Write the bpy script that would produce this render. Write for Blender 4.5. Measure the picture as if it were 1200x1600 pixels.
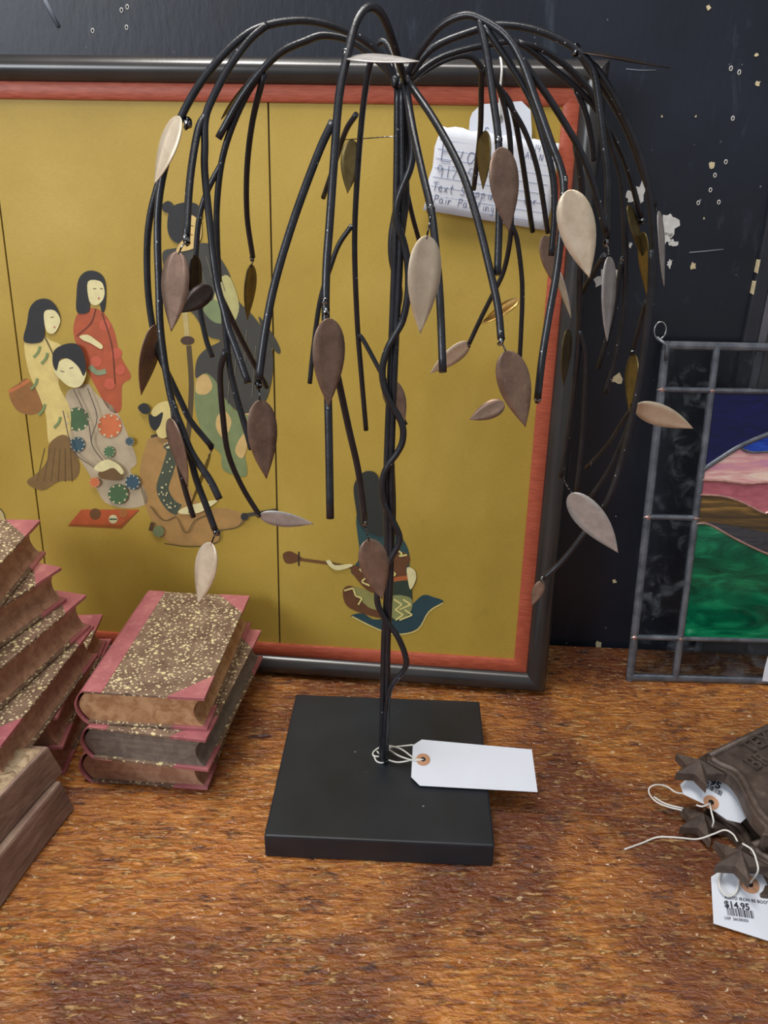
import bpy, bmesh, math, random
import numpy as np
from mathutils import Vector, Matrix

random.seed(7)
for o in list(bpy.data.objects):
    bpy.data.objects.remove(o, do_unlink=True)
SC = bpy.context.scene
COL = SC.collection

# ------------------------------------------------------------------ camera
F = 1280.0
PITCH, ROLL, CAMH = 0.426302, 0.0174305, 0.57684
FWD = np.array([0, math.cos(PITCH), -math.sin(PITCH)])
UP0 = np.array([0, math.sin(PITCH), math.cos(PITCH)])
RT0 = np.array([1.0, 0, 0])
RT = math.cos(ROLL) * RT0 + math.sin(ROLL) * UP0
UP = -math.sin(ROLL) * RT0 + math.cos(ROLL) * UP0
CAM = np.array([0, 0, CAMH])
cd = bpy.data.cameras.new('camera')
cam = bpy.data.objects.new('camera', cd)
COL.objects.link(cam)
cd.sensor_fit = 'VERTICAL'
cd.sensor_height = 32.0
cd.lens = 32.0 * F / 1600.0
cd.clip_start = 0.01
M = Matrix(((RT[0], UP[0], -FWD[0], 0), (RT[1], UP[1], -FWD[1], 0), (RT[2], UP[2], -FWD[2], CAMH), (0, 0, 0, 1)))
cam.matrix_world = M
SC.camera = cam

# ------------------------------------------------------------------ world, lamps, exposure
w = bpy.data.worlds.new('world')
SC.world = w
w.use_nodes = True
bg = w.node_tree.nodes['Background']
bg.inputs[0].default_value = (0.93, 0.96, 1.0, 1)
bg.inputs[1].default_value = 0.30


def area(name, loc, target, sx, sy, power, col):
    ld = bpy.data.lights.new(name, 'AREA')
    ld.shape = 'RECTANGLE'
    ld.size, ld.size_y = sx, sy
    ld.energy = power
    ld.color = col
    o = bpy.data.objects.new(name, ld)
    COL.objects.link(o)
    o.location = loc
    o.rotation_euler = (Vector(target) - Vector(loc)).to_track_quat('-Z', 'Y').to_euler()
    return o


area('ceiling_light_main', (-0.20, 0.34, 2.0), (0.0, 0.60, 0.25), 1.3, 0.25, 18, (1.0, 0.96, 0.90))
area('added_glint_light', (-0.50, 0.60, 1.95), (-0.1, 0.6, 0.2), 0.55, 0.22, 9, (1.0, 0.97, 0.92))  # unseen extra lamp, added to get more glints on the table varnish
area('window_daylight', (-1.75, -1.25, 1.35), (0.0, 0.7, 0.35), 1.1, 1.0, 36, (0.90, 0.95, 1.0))
SC.view_settings.view_transform = 'Standard'
SC.view_settings.look = 'None'
SC.view_settings.exposure = 0.0
SC.view_settings.gamma = 1.0
SC.view_settings.use_curve_mapping = False


# ------------------------------------------------------------------ pixel -> place helpers
def ray(x, y):
    return FWD + RT * (x - 600.0) / F - UP * (y - 800.0) / F


def onz(x, y, z=0.0):
    d = ray(x, y)
    return CAM + d * (z - CAMH) / d[2]


def ony(x, y, Y):
    d = ray(x, y)
    return CAM + d * Y / d[1]


class Plane:
    """a leaning or standing board: origin O, U to the right, V up along it, N towards the room"""
    def __init__(s, O, yaw, tilt):
        s.O = np.array(O, float)
        s.U = np.array([math.cos(yaw), math.sin(yaw), 0])
        n = np.array([math.sin(yaw), -math.cos(yaw), 0])
        z = np.array([0, 0, 1.0])
        s.V = z * math.cos(tilt) - n * math.sin(tilt)
        s.N = n * math.cos(tilt) + z * math.sin(tilt)

    def uv(s, x, y, off=0.0):
        d = ray(x, y)
        Q = CAM + d * (((s.O + s.N * off - CAM) @ s.N) / (d @ s.N)) - s.O
        return Q @ s.U, Q @ s.V

    def p(s, u, v, n=0.0):
        return s.O + s.U * u + s.V * v + s.N * n


# ------------------------------------------------------------------ object helpers
def s2l(c):
    return tuple(((v / 255.0) / 12.92 if v / 255.0 <= 0.04045 else ((v / 255.0 + 0.055) / 1.055) ** 2.4) for v in c[:3]) + (1.0,)


def tag(o, label=None, cat=None, group=None, kind=None):
    if label: o['label'] = label
    if cat: o['category'] = cat
    if group: o['group'] = group
    if kind: o['kind'] = kind
    return o


def link(name, me, mat=None, parent=None):
    o = bpy.data.objects.new(name, me)
    COL.objects.link(o)
    if mat is not None:
        for m in (mat if isinstance(mat, (list, tuple)) else [mat]):
            me.materials.append(m)
    if parent is not None:
        o.parent = parent
        o.matrix_parent_inverse = Matrix.Translation(-Vector(parent.location)) if parent.type == 'EMPTY' else Matrix.Identity(4)
    return o


def empty(name, loc=(0, 0, 0)):
    o = bpy.data.objects.new(name, None)
    COL.objects.link(o)
    o.location = loc
    o.empty_display_size = 0.02
    return o


def mesh(name, vs, fs, mat=None, parent=None, smooth=False, mi=None):
    me = bpy.data.meshes.new(name)
    me.from_pydata([tuple(map(float, v)) for v in vs], [], fs)
    me.update()
    if smooth:
        me.polygons.foreach_set('use_smooth', [True] * len(me.polygons))
    if mi is not None:
        me.polygons.foreach_set('material_index', mi)
    return link(name, me, mat, parent)


def bmobj(name, bm, mat=None, parent=None, smooth=False):
    me = bpy.data.meshes.new(name)
    bmesh.ops.recalc_face_normals(bm, faces=bm.faces[:])
    bm.to_mesh(me)
    bm.free()
    if smooth:
        me.polygons.foreach_set('use_smooth', [True] * len(me.polygons))
    return link(name, me, mat, parent)


def catmull(P, n=6, closed=False):
    P = [np.array(p, float) for p in P]
    if len(P) < 3 and not closed:
        return [P[0] + (P[-1] - P[0]) * t for t in np.linspace(0, 1, n + 1)]
    out = []
    m = len(P)
    rng = range(m) if closed else range(m - 1)
    for i in rng:
        if closed:
            a, b, c, d = P[(i - 1) % m], P[i], P[(i + 1) % m], P[(i + 2) % m]
        else:
            b, c = P[i], P[i + 1]
            a = P[i - 1] if i > 0 else 2 * b - c
            d = P[i + 2] if i + 2 < m else 2 * c - b
        for k in range(n):
            t = k / n
            out.append(0.5 * ((2 * b) + (-a + c) * t + (2 * a - 5 * b + 4 * c - d) * t * t + (-a + 3 * b - 3 * c + d) * t ** 3))
    if not closed:
        out.append(P[-1])
    return out


def tube_data(pts, r, sides=8, closed=False):
    pts = [np.array(p, float) for p in pts]
    n = len(pts)
    vs, fs = [], []
    prev = None
    for i in range(n):
        if closed:
            t = pts[(i + 1) % n] - pts[i - 1]
        else:
            t = pts[min(i + 1, n - 1)] - pts[max(i - 1, 0)]
        t = t / (np.linalg.norm(t) + 1e-12)
        if prev is None:
            a = np.array([0, 0, 1.0]) if abs(t[2]) < 0.9 else np.array([1.0, 0, 0])
            nx = np.cross(t, a)
        else:
            nx = prev - t * (prev @ t)
        nx /= np.linalg.norm(nx) + 1e-12
        prev = nx
        ny = np.cross(t, nx)
        rr = r[i] if hasattr(r, '__len__') else r
        for k in range(sides):
            an = 2 * math.pi * k / sides
            vs.append(pts[i] + (nx * math.cos(an) + ny * math.sin(an)) * rr)
    for i in range(n if closed else n - 1):
        j = (i + 1) % n
        for k in range(sides):
            k2 = (k + 1) % sides
            fs.append((i * sides + k, i * sides + k2, j * sides + k2, j * sides + k))
    if not closed:
        fs.append(tuple(range(sides - 1, -1, -1)))
        fs.append(tuple((n - 1) * sides + k for k in range(sides)))
    return vs, fs


def tube(name, pts, r, mat, parent=None, sides=8, closed=False):
    vs, fs = tube_data(pts, r, sides, closed)
    o = mesh(name, vs, fs, mat, parent)
    o.data.polygons.foreach_set('use_smooth', [len(p.vertices) == 4 for p in o.data.polygons])
    return o


def slab(name, outline_lo, outline_hi, mat, parent=None, bevel=0.0, smooth=False):
    """solid between two matching closed outlines"""
    bm = bmesh.new()
    a = [bm.verts.new(tuple(p)) for p in outline_lo]
    b = [bm.verts.new(tuple(p)) for p in outline_hi]
    n = len(a)
    bm.faces.new(a[::-1])
    top = bm.faces.new(b)
    for i in range(n):
        bm.faces.new((a[i], a[(i + 1) % n], b[(i + 1) % n], b[i]))
    bmesh.ops.recalc_face_normals(bm, faces=bm.faces[:])
    if bevel:
        bmesh.ops.bevel(bm, geom=[e for e in bm.edges if e.calc_face_angle(0) > 0.35], offset=bevel, segments=2, affect='EDGES', profile=0.6, clamp_overlap=True)
    bmesh.ops.triangulate(bm, faces=[f for f in bm.faces if len(f.verts) > 4])
    return bmobj(name, bm, mat, parent, smooth)


def box(name, c, size, mat, parent=None, bevel=0.0, rotz=0.0):
    x, y, z = [s / 2 for s in size]
    R = lambda px, py: (c[0] + px * math.cos(rotz) - py * math.sin(rotz), c[1] + px * math.sin(rotz) + py * math.cos(rotz))
    q = [R(-x, -y), R(x, -y), R(x, y), R(-x, y)]
    return slab(name, [(a, b, c[2] - z) for a, b in q], [(a, b, c[2] + z) for a, b in q], mat, parent, bevel)


# ------------------------------------------------------------------ materials
class NT:
    def __init__(s, name, rough=0.5, metal=0.0, spec=0.5):
        s.m = bpy.data.materials.new(name)
        s.m.use_nodes = True
        s.t = s.m.node_tree
        s.b = s.t.nodes['Principled BSDF']
        s.b.inputs['Roughness'].default_value = rough
        s.b.inputs['Metallic'].default_value = metal
        s.b.inputs['Specular IOR Level'].default_value = spec
        s.tc = s.t.nodes.new('ShaderNodeTexCoord')

    def n(s, typ, **kw):
        nd = s.t.nodes.new(typ)
        for k, v in kw.items():
            setattr(nd, k, v)
        return nd

    def l(s, a, b):
        s.t.links.new(a, b)

    def mapping(s, scale=(1, 1, 1), rot=(0, 0, 0), loc=(0, 0, 0)):
        mp = s.n('ShaderNodeMapping')
        mp.inputs['Scale'].default_value = scale
        mp.inputs['Rotation'].default_value = rot
        mp.inputs['Location'].default_value = loc
        s.l(s.tc.outputs['Object'], mp.inputs['Vector'])
        return mp.outputs['Vector']

    def noise(s, vec, scale, detail=4, rough=0.55, dist=0.0):
        nd = s.n('ShaderNodeTexNoise')
        nd.inputs['Scale'].default_value = scale
        nd.inputs['Detail'].default_value = detail
        nd.inputs['Roughness'].default_value = rough
        nd.inputs['Distortion'].default_value = dist
        s.l(vec, nd.inputs['Vector'])
        return nd.outputs['Fac']

    def voro(s, vec, scale, feature='F1', rnd=1.0):
        nd = s.n('ShaderNodeTexVoronoi', feature=feature)
        nd.inputs['Scale'].default_value = scale
        nd.inputs['Randomness'].default_value = rnd
        s.l(vec, nd.inputs['Vector'])
        return nd

    def ramp(s, fac, stops, interp='LINEAR'):
        nd = s.n('ShaderNodeValToRGB')
        cr = nd.color_ramp
        cr.interpolation = interp
        while len(cr.elements) < len(stops):
            cr.elements.new(0.5)
        for e, (p, c) in zip(cr.elements, stops):
            e.position = p
            e.color = c if len(c) == 4 else tuple(c) + (1,)
        s.l(fac, nd.inputs['Fac'])
        return nd.outputs['Color']

    def mix(s, fac, a, b, mode='MIX'):
        nd = s.n('ShaderNodeMix', data_type='RGBA', blend_type=mode)
        for sock, v in ((nd.inputs[0], fac), (nd.inputs[6], a), (nd.inputs[7], b)):
            if isinstance(v, (int, float)):
                sock.default_value = v
            elif isinstance(v, tuple):
                sock.default_value = v
            else:
                s.l(v, sock)
        return nd.outputs[2]

    def math(s, op, a, b=0.0):
        nd = s.n('ShaderNodeMath', operation=op)
        for sock, v in ((nd.inputs[0], a), (nd.inputs[1], b)):
            if isinstance(v, (int, float)):
                sock.default_value = v
            else:
                s.l(v, sock)
        return nd.outputs[0]

    def bump(s, h, strength=0.3, dist=0.002):
        nd = s.n('ShaderNodeBump')
        nd.inputs['Strength'].default_value = strength
        nd.inputs['Distance'].default_value = dist
        s.l(h, nd.inputs['Height'])
        s.l(nd.outputs[0], s.b.inputs['Normal'])

    def col(s, c):
        if isinstance(c, tuple):
            s.b.inputs['Base Color'].default_value = c
        else:
            s.l(c, s.b.inputs['Base Color'])

    def rough(s, c):
        s.l(c, s.b.inputs['Roughness'])


BW = lambda v: (v, v, v, 1)


def plain(name, rgb, rough=0.6, metal=0.0, var=0.12, scale=60, bump=0.0, spec=0.5):
    t = NT(name, rough, metal, spec)
    c = s2l(rgb)
    nz = t.noise(t.mapping(), scale, 4)
    lo = tuple(v * (1 - var) for v in c[:3]) + (1,)
    hi = tuple(min(1, v * (1 + var)) for v in c[:3]) + (1,)
    t.col(t.ramp(nz, [(0.3, lo), (0.7, hi)]))
    if bump:
        t.bump(nz, bump, 0.001)
    return t.m


def wood_mat(name, seed, right_stain=0.0):
    t = NT(name, 0.25, 0, 0.9)
    v = t.mapping((1, 1, 1), (0, 0, 0.03), (seed, seed * 0.7, 0))
    grain = t.noise(t.mapping((7, 46, 40), (0, 0, 0.03), (seed, seed, 0)), 5.0, 9, 0.72, 0.7)
    big = t.noise(v, 5.0, 5, 0.62, 0.5)
    med = t.noise(t.mapping((1, 1.9, 1), (0, 0, 0), (seed * 2, 0, 0)), 24, 6, 0.68, 0.6)
    base = t.ramp(grain, [(0.34, s2l((84, 40, 16))), (0.43, s2l((158, 88, 32))), (0.53, s2l((194, 120, 46))), (0.68, s2l((226, 166, 90)))])
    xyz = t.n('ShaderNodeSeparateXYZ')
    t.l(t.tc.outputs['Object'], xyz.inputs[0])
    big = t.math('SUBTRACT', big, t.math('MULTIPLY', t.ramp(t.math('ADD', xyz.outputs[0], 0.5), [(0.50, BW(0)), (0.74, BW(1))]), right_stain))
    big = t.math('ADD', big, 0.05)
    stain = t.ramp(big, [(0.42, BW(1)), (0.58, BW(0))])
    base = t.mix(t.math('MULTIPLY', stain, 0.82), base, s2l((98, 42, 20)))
    st2 = t.ramp(med, [(0.30, BW(1)), (0.44, BW(0))])
    base = t.mix(t.math('MULTIPLY', st2, 0.7), base, s2l((58, 26, 16)))
    pit = t.noise(t.mapping((34, 95, 50), (0, 0, 0.04), (seed * 3, 2, 0)), 1.0, 7, 0.72, 0.3)
    base = t.mix(t.math('MULTIPLY', t.ramp(pit, [(0.36, BW(1)), (0.45, BW(0))]), 0.8), base, s2l((62, 28, 14)))
    ink = t.noise(t.mapping((1, 1.4, 1), (0, 0, 0), (3 + seed, 1, 0)), 17, 3, 0.5, 0.6)
    base = t.mix(t.math('MULTIPLY', t.ramp(ink, [(0.67, BW(0)), (0.73, BW(1))]), 0.8), base, s2l((46, 18, 24)))
    # worn pale flecks where the varnish has gone, in patches
    wear = t.noise(t.mapping((1, 1, 1), (0, 0, 0), (9, seed, 0)), 11, 4, 0.6)
    wmask = t.ramp(wear, [(0.42, BW(0.12)), (0.58, BW(1))])
    fl = t.noise(t.mapping((55, 210, 100), (0, 0, 0.05), (seed, 5, 0)), 1.0, 6, 0.66, 0.25)
    fk = t.math('MULTIPLY', t.ramp(fl, [(0.545, BW(0)), (0.60, BW(1))]), wmask)
    base = t.mix(t.math('MULTIPLY', fk, 0.75), base, s2l((226, 178, 116)))
    fl2 = t.noise(t.mapping((150, 240, 100), (0, 0, 0.4), (1, seed, 0)), 1.0, 4, 0.55, 0.5)
    fk2 = t.ramp(fl2, [(0.655, BW(0)), (0.69, BW(1))])
    base = t.mix(t.math('MULTIPLY', fk2, 0.85), base, s2l((240, 210, 165)))
    # a few fine slanting scratches
    sn = t.noise(t.mapping((210, 7, 1), (0, 0, 0.75), (seed + 3.3, 1, 0)), 1.0, 1, 0.4, 0.2)
    base = t.mix(t.math('MULTIPLY', t.ramp(sn, [(0.80, BW(0)), (0.82, BW(1))]), 0.5), base, s2l((232, 200, 150)))
    t.col(base)
    hb = t.noise(t.mapping((1, 1.6, 1), (0, 0, 0), (seed, 2, 0)), 120, 2.5, 0.6, 0.3)
    hs = t.math('ADD', hb, t.math('MULTIPLY', grain, 0.35))
    hs = t.math('SUBTRACT', hs, t.math('MULTIPLY', fk, 0.3))
    t.bump(hs, 1.0, 0.0040)
    t.rough(t.ramp(wear, [(0.35, BW(0.07)), (0.7, BW(0.17))]))
    t.b.inputs['Coat Weight'].default_value = 0.0
    t.b.inputs['Coat Roughness'].default_value = 0.08
    return t.m


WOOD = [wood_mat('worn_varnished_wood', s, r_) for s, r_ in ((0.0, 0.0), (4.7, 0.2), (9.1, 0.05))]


def wall_mat():
    t = NT('blue_black_paint', 0.42, 0, 0.5)
    v = t.mapping()
    c = t.ramp(t.noise(v, 7, 5, 0.6), [(0.3, s2l((20, 24, 34))), (0.7, s2l((31, 37, 50)))])
    sm = t.noise(t.mapping((6, 1, 2)), 5, 6, 0.7, 0.6)
    c = t.mix(t.math('MULTIPLY', t.ramp(sm, [(0.58, BW(0)), (0.74, BW(1))]), 0.35), c, s2l((86, 94, 108)))
    sp = t.voro(t.mapping(), 75)
    dn = t.noise(v, 30, 2)
    dots = t.math('MULTIPLY', t.ramp(sp.outputs['Distance'], [(0.05, BW(1)), (0.09, BW(0))]), t.ramp(dn, [(0.56, BW(0)), (0.6, BW(1))]))
    c = t.mix(t.math('MULTIPLY', dots, 0.6), c, s2l((160, 165, 172)))
    t.col(c)
    t.bump(t.noise(t.mapping((3, 3, 1)), 60, 5), 0.12, 0.002)
    return t.m


WALLM = wall_mat()
PLASTER = plain('white_plaster', (218, 216, 212), 0.9, 0, 0.1, 200, 0.4)
CHIPY = plain('yellowed_plaster', (214, 198, 160), 0.9, 0, 0.15, 200, 0.3)
TRIMM = plain('black_trim_paint', (44, 46, 54), 0.35, 0, 0.2, 40)
STRIPM = plain('grey_trim_paint', (96, 96, 102), 0.5, 0, 0.15, 50)
PANELM = plain('grey_brown_panel', (88, 82, 82), 0.55, 0, 0.12, 30)
SCUFF = plain('pale_scuff', (104, 110, 120), 0.8, 0, 0.15, 120)

# black iron of the tree: hammered satin paint with tiny pale nicks
t = NT('black_iron', 0.33, 0.0, 0.6)
c = t.ramp(t.noise(t.mapping(), 90, 4), [(0.3, s2l((24, 25, 30))), (0.7, s2l((42, 43, 50)))])
sp = t.voro(t.mapping(), 120)
c = t.mix(t.ramp(sp.outputs['Distance'], [(0.055, BW(1)), (0.08, BW(0))]), c, s2l((170, 172, 178)))
t.col(c)
t.bump(t.noise(t.mapping(), 420, 2), 0.25, 0.0006)
IRON = t.m
t = NT('satin_black_base', 0.42, 0.0, 0.5)
c = t.ramp(t.noise(t.mapping(), 14, 5), [(0.3, s2l((25, 29, 35))), (0.7, s2l((38, 43, 51)))])
sp = t.voro(t.mapping(), 46)
c = t.mix(t.ramp(sp.outputs['Distance'], [(0.035, BW(1)), (0.05, BW(0))]), c, s2l((130, 132, 138)))
t.col(c)
t.bump(t.noise(t.mapping(), 160, 3), 0.06, 0.0006)
BASEM = t.m
t = NT('weld_metal', 0.22, 0.9, 0.5)
t.col(t.ramp(t.noise(t.mapping(), 500, 3), [(0.45, s2l((30, 30, 34))), (0.62, s2l((190, 190, 190)))]))
WELD = t.m


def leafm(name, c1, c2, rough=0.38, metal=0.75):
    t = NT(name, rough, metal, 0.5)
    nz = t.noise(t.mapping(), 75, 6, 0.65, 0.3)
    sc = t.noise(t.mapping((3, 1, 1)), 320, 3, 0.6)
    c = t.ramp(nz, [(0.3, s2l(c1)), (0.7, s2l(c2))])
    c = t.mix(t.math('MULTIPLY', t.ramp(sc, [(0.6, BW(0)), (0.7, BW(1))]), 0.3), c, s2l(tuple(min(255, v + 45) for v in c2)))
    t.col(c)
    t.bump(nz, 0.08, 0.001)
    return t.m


LEAFM = dict(  # paler and darker leaf tones, assigned leaf by leaf
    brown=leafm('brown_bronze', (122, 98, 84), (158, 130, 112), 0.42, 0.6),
    tan=leafm('pale_bronze', (212, 190, 162), (238, 220, 194), 0.45, 0.5),
    silver=leafm('pale_grey_bronze', (176, 170, 166), (214, 208, 204), 0.42, 0.4),
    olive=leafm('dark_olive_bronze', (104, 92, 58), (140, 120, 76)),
    gold=leafm('yellow_bronze', (190, 140, 70), (236, 196, 120), 0.25, 0.95),
    dark=leafm('dark_bronze', (52, 44, 40), (78, 66, 60)))

# picture
t = NT('gold_silk', 0.5, 0.0, 0.35)
v = t.mapping((1, 1, 1))
c = t.ramp(t.noise(v, 5, 5, 0.6, 0.3), [(0.3, s2l((172, 142, 56))), (0.55, s2l((186, 156, 68))), (0.75, s2l((198, 168, 84)))])
c = t.mix(t.math('MULTIPLY', t.ramp(t.noise(t.mapping((40, 1, 200)), 6, 3), [(0.4, BW(0)), (0.7, BW(1))]), 0.18), c, s2l((132, 108, 40)))
c = t.mix(t.math('MULTIPLY', t.ramp(t.noise(v, 22, 4, 0.7), [(0.66, BW(0)), (0.8, BW(1))]), 0.3), c, s2l((120, 98, 44)))
t.col(c)
SILK = t.m
t = NT('gunmetal_lacquer', 0.26, 0.15, 0.7)
t.col(t.ramp(t.noise(t.mapping(), 12, 4), [(0.3, s2l((48, 46, 46))), (0.7, s2l((64, 61, 60)))]))
FRAMEM = t.m
t = NT('red_stained_liner', 0.45, 0, 0.4)
t.col(t.ramp(t.noise(t.mapping((8, 8, 60)), 9, 5), [(0.3, s2l((160, 72, 48))), (0.7, s2l((192, 98, 72)))]))
LINERM = t.m
FOLDM = plain('dark_fold', (84, 72, 40), 0.7)
WOODBACK = plain('backing_board', (90, 70, 50), 0.8)

# books
t = NT('speckled_marbled_paper', 0.5, 0, 0.4)
v = t.mapping()
c = t.ramp(t.noise(v, 60, 4), [(0.35, s2l((112, 88, 72))), (0.65, s2l((142, 118, 98)))])
vein = t.noise(v, 110, 4, 0.7, 1.5)
c = t.mix(t.ramp(vein, [(0.60, BW(0)), (0.68, BW(1))]), c, s2l((58, 44, 48)))
for sc_, th, col_ in ((150, 0.20, (220, 204, 158)), (270, 0.24, (224, 210, 170)), (90, 0.15, (228, 214, 160))):
    vv = t.voro(t.mapping(loc=(sc_, 0, 0)), sc_)
    c = t.mix(t.ramp(vv.outputs['Distance'], [(th, BW(1)), (th + 0.05, BW(0))]), c, s2l(col_))
t.col(c)
t.bump(vein, 0.1, 0.0005)
MARBLE = t.m
t = NT('rose_leather', 0.42, 0, 0.5)
v = t.mapping()
c = t.ramp(t.noise(v, 22, 5, 0.6), [(0.3, s2l((150, 82, 90))), (0.55, s2l((180, 108, 112))), (0.75, s2l((206, 140, 134)))])
c = t.mix(t.math('MULTIPLY', t.ramp(t.noise(v, 190, 4), [(0.58, BW(0)), (0.7, BW(1))]), 0.35), c, s2l((222, 160, 150)))
t.col(c)
t.bump(t.noise(v, 500, 3), 0.15, 0.0004)
LEATHER = t.m


def pagem(name, a, b, lines=0.25):
    t = NT(name, 0.6, 0, 0.35)
    c = t.ramp(t.noise(t.mapping(), 95, 4, 0.55, 0.8), [(0.38, s2l(a)), (0.62, s2l(b))])
    ln = t.noise(t.mapping((2, 2, 700)), 3, 2)
    c = t.mix(t.math('MULTIPLY', t.ramp(ln, [(0.45, BW(0)), (0.65, BW(1))]), lines), c, s2l(tuple(int(x * 0.6) for x in a)))
    t.col(c)
    t.bump(ln, 0.2, 0.0005)
    return t.m


PAGE_TAN = pagem('tan_speckled_page_edges', (176, 126, 88), (208, 164, 122), 0.12)
PAGE_GREY = pagem('grey_page_edges', (118, 106, 98), (142, 128, 116), 0.45)
PAGE_BROWN = pagem('brown_page_edges', (164, 120, 96), (192, 150, 122), 0.22)

# carved blocks
t = NT('weathered_grey_block', 0.75, 0, 0.3)
c = t.ramp(t.noise(t.mapping((1, 1, 5)), 22, 6, 0.65, 0.4), [(0.3, s2l((112, 88, 78))), (0.55, s2l((150, 124, 110))), (0.75, s2l((176, 152, 134)))])
t.col(c)
t.bump(t.noise(t.mapping((1, 1, 4)), 60, 5), 0.35, 0.003)
BLOCKM = t.m
t = NT('pale_carved_face', 0.8, 0, 0.3)
hz = t.noise(t.mapping((1, 2.4, 1), (0, 0, 0.7)), 30, 5, 0.6, 1.2)
t.col(t.ramp(hz, [(0.34, s2l((120, 98, 76))), (0.48, s2l((186, 162, 130))), (0.7, s2l((208, 188, 156)))]))
t.bump(hz, 0.9, 0.005)
CARVEM = t.m

# cast iron scraper
t = NT('brown_cast_iron', 0.5, 0.35, 0.5)
nz = t.noise(t.mapping(), 70, 6, 0.65)
t.col(t.ramp(nz, [(0.3, s2l((74, 62, 56))), (0.6, s2l((104, 90, 82))), (0.8, s2l((136, 120, 110)))]))
t.bump(nz, 0.35, 0.002)
CAST = t.m

PAPER = plain('white_tag_card', (222, 226, 236), 0.75, 0, 0.02, 30)
NOTEP = plain('lined_note_paper', (222, 224, 232), 0.8, 0, 0.03, 30)
INK = plain('blue_ink', (112, 120, 150), 0.7)
NOTELINE = plain('pale_rule', (190, 202, 224), 0.8)
PRINT = plain('black_print', (40, 44, 56), 0.7)
EYELET = plain('kraft_eyelet', (196, 146, 112), 0.7)
STRING = plain('white_cotton_string', (228, 226, 220), 0.9, 0, 0.05, 400, 0.3)
HOLE = plain('dark_hole', (26, 22, 20), 0.9)
STEEL = plain('bright_steel_wire', (190, 190, 190), 0.25, 0.9)
t = NT('lead_came', 0.33, 0.55, 0.5)
t.col(t.ramp(t.noise(t.mapping(), 55, 5), [(0.3, s2l((84, 90, 100))), (0.7, s2l((138, 142, 150)))]))
t.bump(t.noise(t.mapping(), 160, 3), 0.15, 0.001)
LEAD = t.m
COPPER = plain('copper_solder', (206, 168, 158), 0.3, 0.7, 0.25, 200, 0.3)


def clearglass():
    t = NT('clear_textured_glass', 0.06, 0, 0.5)
    t.b.inputs['Transmission Weight'].default_value = 1.0
    t.b.inputs['IOR'].default_value = 1.15
    t.col(s2l((226, 232, 236)))
    t.bump(t.noise(t.mapping((1, 2, 1)), 70, 3), 0.15, 0.001)
    # greasy smudges that scatter a little light
    sm = t.noise(t.mapping((1, 1, 1)), 45, 5, 0.7, 0.6)
    df = t.n('ShaderNodeBsdfDiffuse')
    df.inputs['Color'].default_value = s2l((150, 156, 166))
    mx = t.n('ShaderNodeMixShader')
    t.l(t.math('MULTIPLY', t.ramp(sm, [(0.52, BW(0.02)), (0.72, BW(1))]), 0.22), mx.inputs[0])
    t.l(t.b.outputs[0], mx.inputs[1])
    t.l(df.outputs[0], mx.inputs[2])
    t.l(mx.outputs[0], t.t.nodes['Material Output'].inputs['Surface'])
    return t.m


CLEAR = clearglass()


def artglass(name, stops, sc=(4, 1, 16), scale=7, dist=1.5, rough=0.08, trans=0.0):
    t = NT(name, rough, 0, 0.5)
    nz = t.noise(t.mapping(sc, (0, 0.25, 0)), scale, 5, 0.6, dist)
    t.col(t.ramp(nz, [(p, s2l(c)) for p, c in stops]))
    t.b.inputs['Transmission Weight'].default_value = trans
    return t.m


G_GREEN = artglass('streaky_green_glass', [(0.3, (2, 46, 34)), (0.46, (8, 92, 62)), (0.58, (22, 128, 84)), (0.72, (96, 182, 140))], (3, 1, 9), 4.0, 1.0)
G_BLUE = artglass('cobalt_glass', [(0.3, (8, 10, 52)), (0.7, (16, 20, 86))])
G_LBLUE = artglass('bright_blue_glass', [(0.35, (14, 40, 140)), (0.7, (40, 84, 190))])
G_PINK = artglass('pink_cloud_glass', [(0.3, (196, 132, 172)), (0.48, (222, 160, 160)), (0.6, (240, 214, 200)), (0.75, (236, 172, 110))], (2, 1, 14), 5, 0.6)
G_ROSE = artglass('rose_glass', [(0.3, (158, 80, 92)), (0.7, (196, 112, 120))])
G_BROWN = artglass('amber_brown_glass', [(0.3, (58, 46, 34)), (0.5, (104, 78, 40)), (0.65, (166, 126, 60)), (0.8, (80, 70, 66))], (2, 1, 26), 5, 0.5)
G_SMOKE = artglass('smoky_glass', [(0.3, (44, 44, 50)), (0.7, (74, 70, 72))])

# ------------------------------------------------------------------ room
WYAW = math.radians(-2.9)
WALL = Plane((0.216, 0.880, 0), WYAW, 0)


def wslab(name, u0, u1, v0, v1, n0, n1, mat, parent=None, bevel=0.0):
    q = [(u0, v0), (u1, v0), (u1, v1), (u0, v1)]
    return slab(name, [WALL.p(u, v, n0) for u, v in q], [WALL.p(u, v, n1) for u, v in q], mat, parent, bevel)


wall = wslab('wall_back', -2.2, 1.4, -0.75, 2.0, -0.08, 0.0, WALLM)
tag(wall, 'blue-black painted wall with chips and screw holes', kind='structure')


def blob(name, px, py, r, mat, seed, n=14, elong=1.0, h=0.0006, jag=0.45):
    rnd = random.Random(seed)
    u, v = WALL.uv(px, py)
    lo, hi = [], []
    for k in range(n):
        a = 2 * math.pi * k / n
        rr = r * (1 + rnd.uniform(-jag, jag))
        uu, vv = u + rr * math.cos(a), v + rr * elong * math.sin(a)
        lo.append(WALL.p(uu, vv, -0.001))
        hi.append(WALL.p(uu, vv, h))
    return slab(name, lo, hi, mat, wall)


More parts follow.
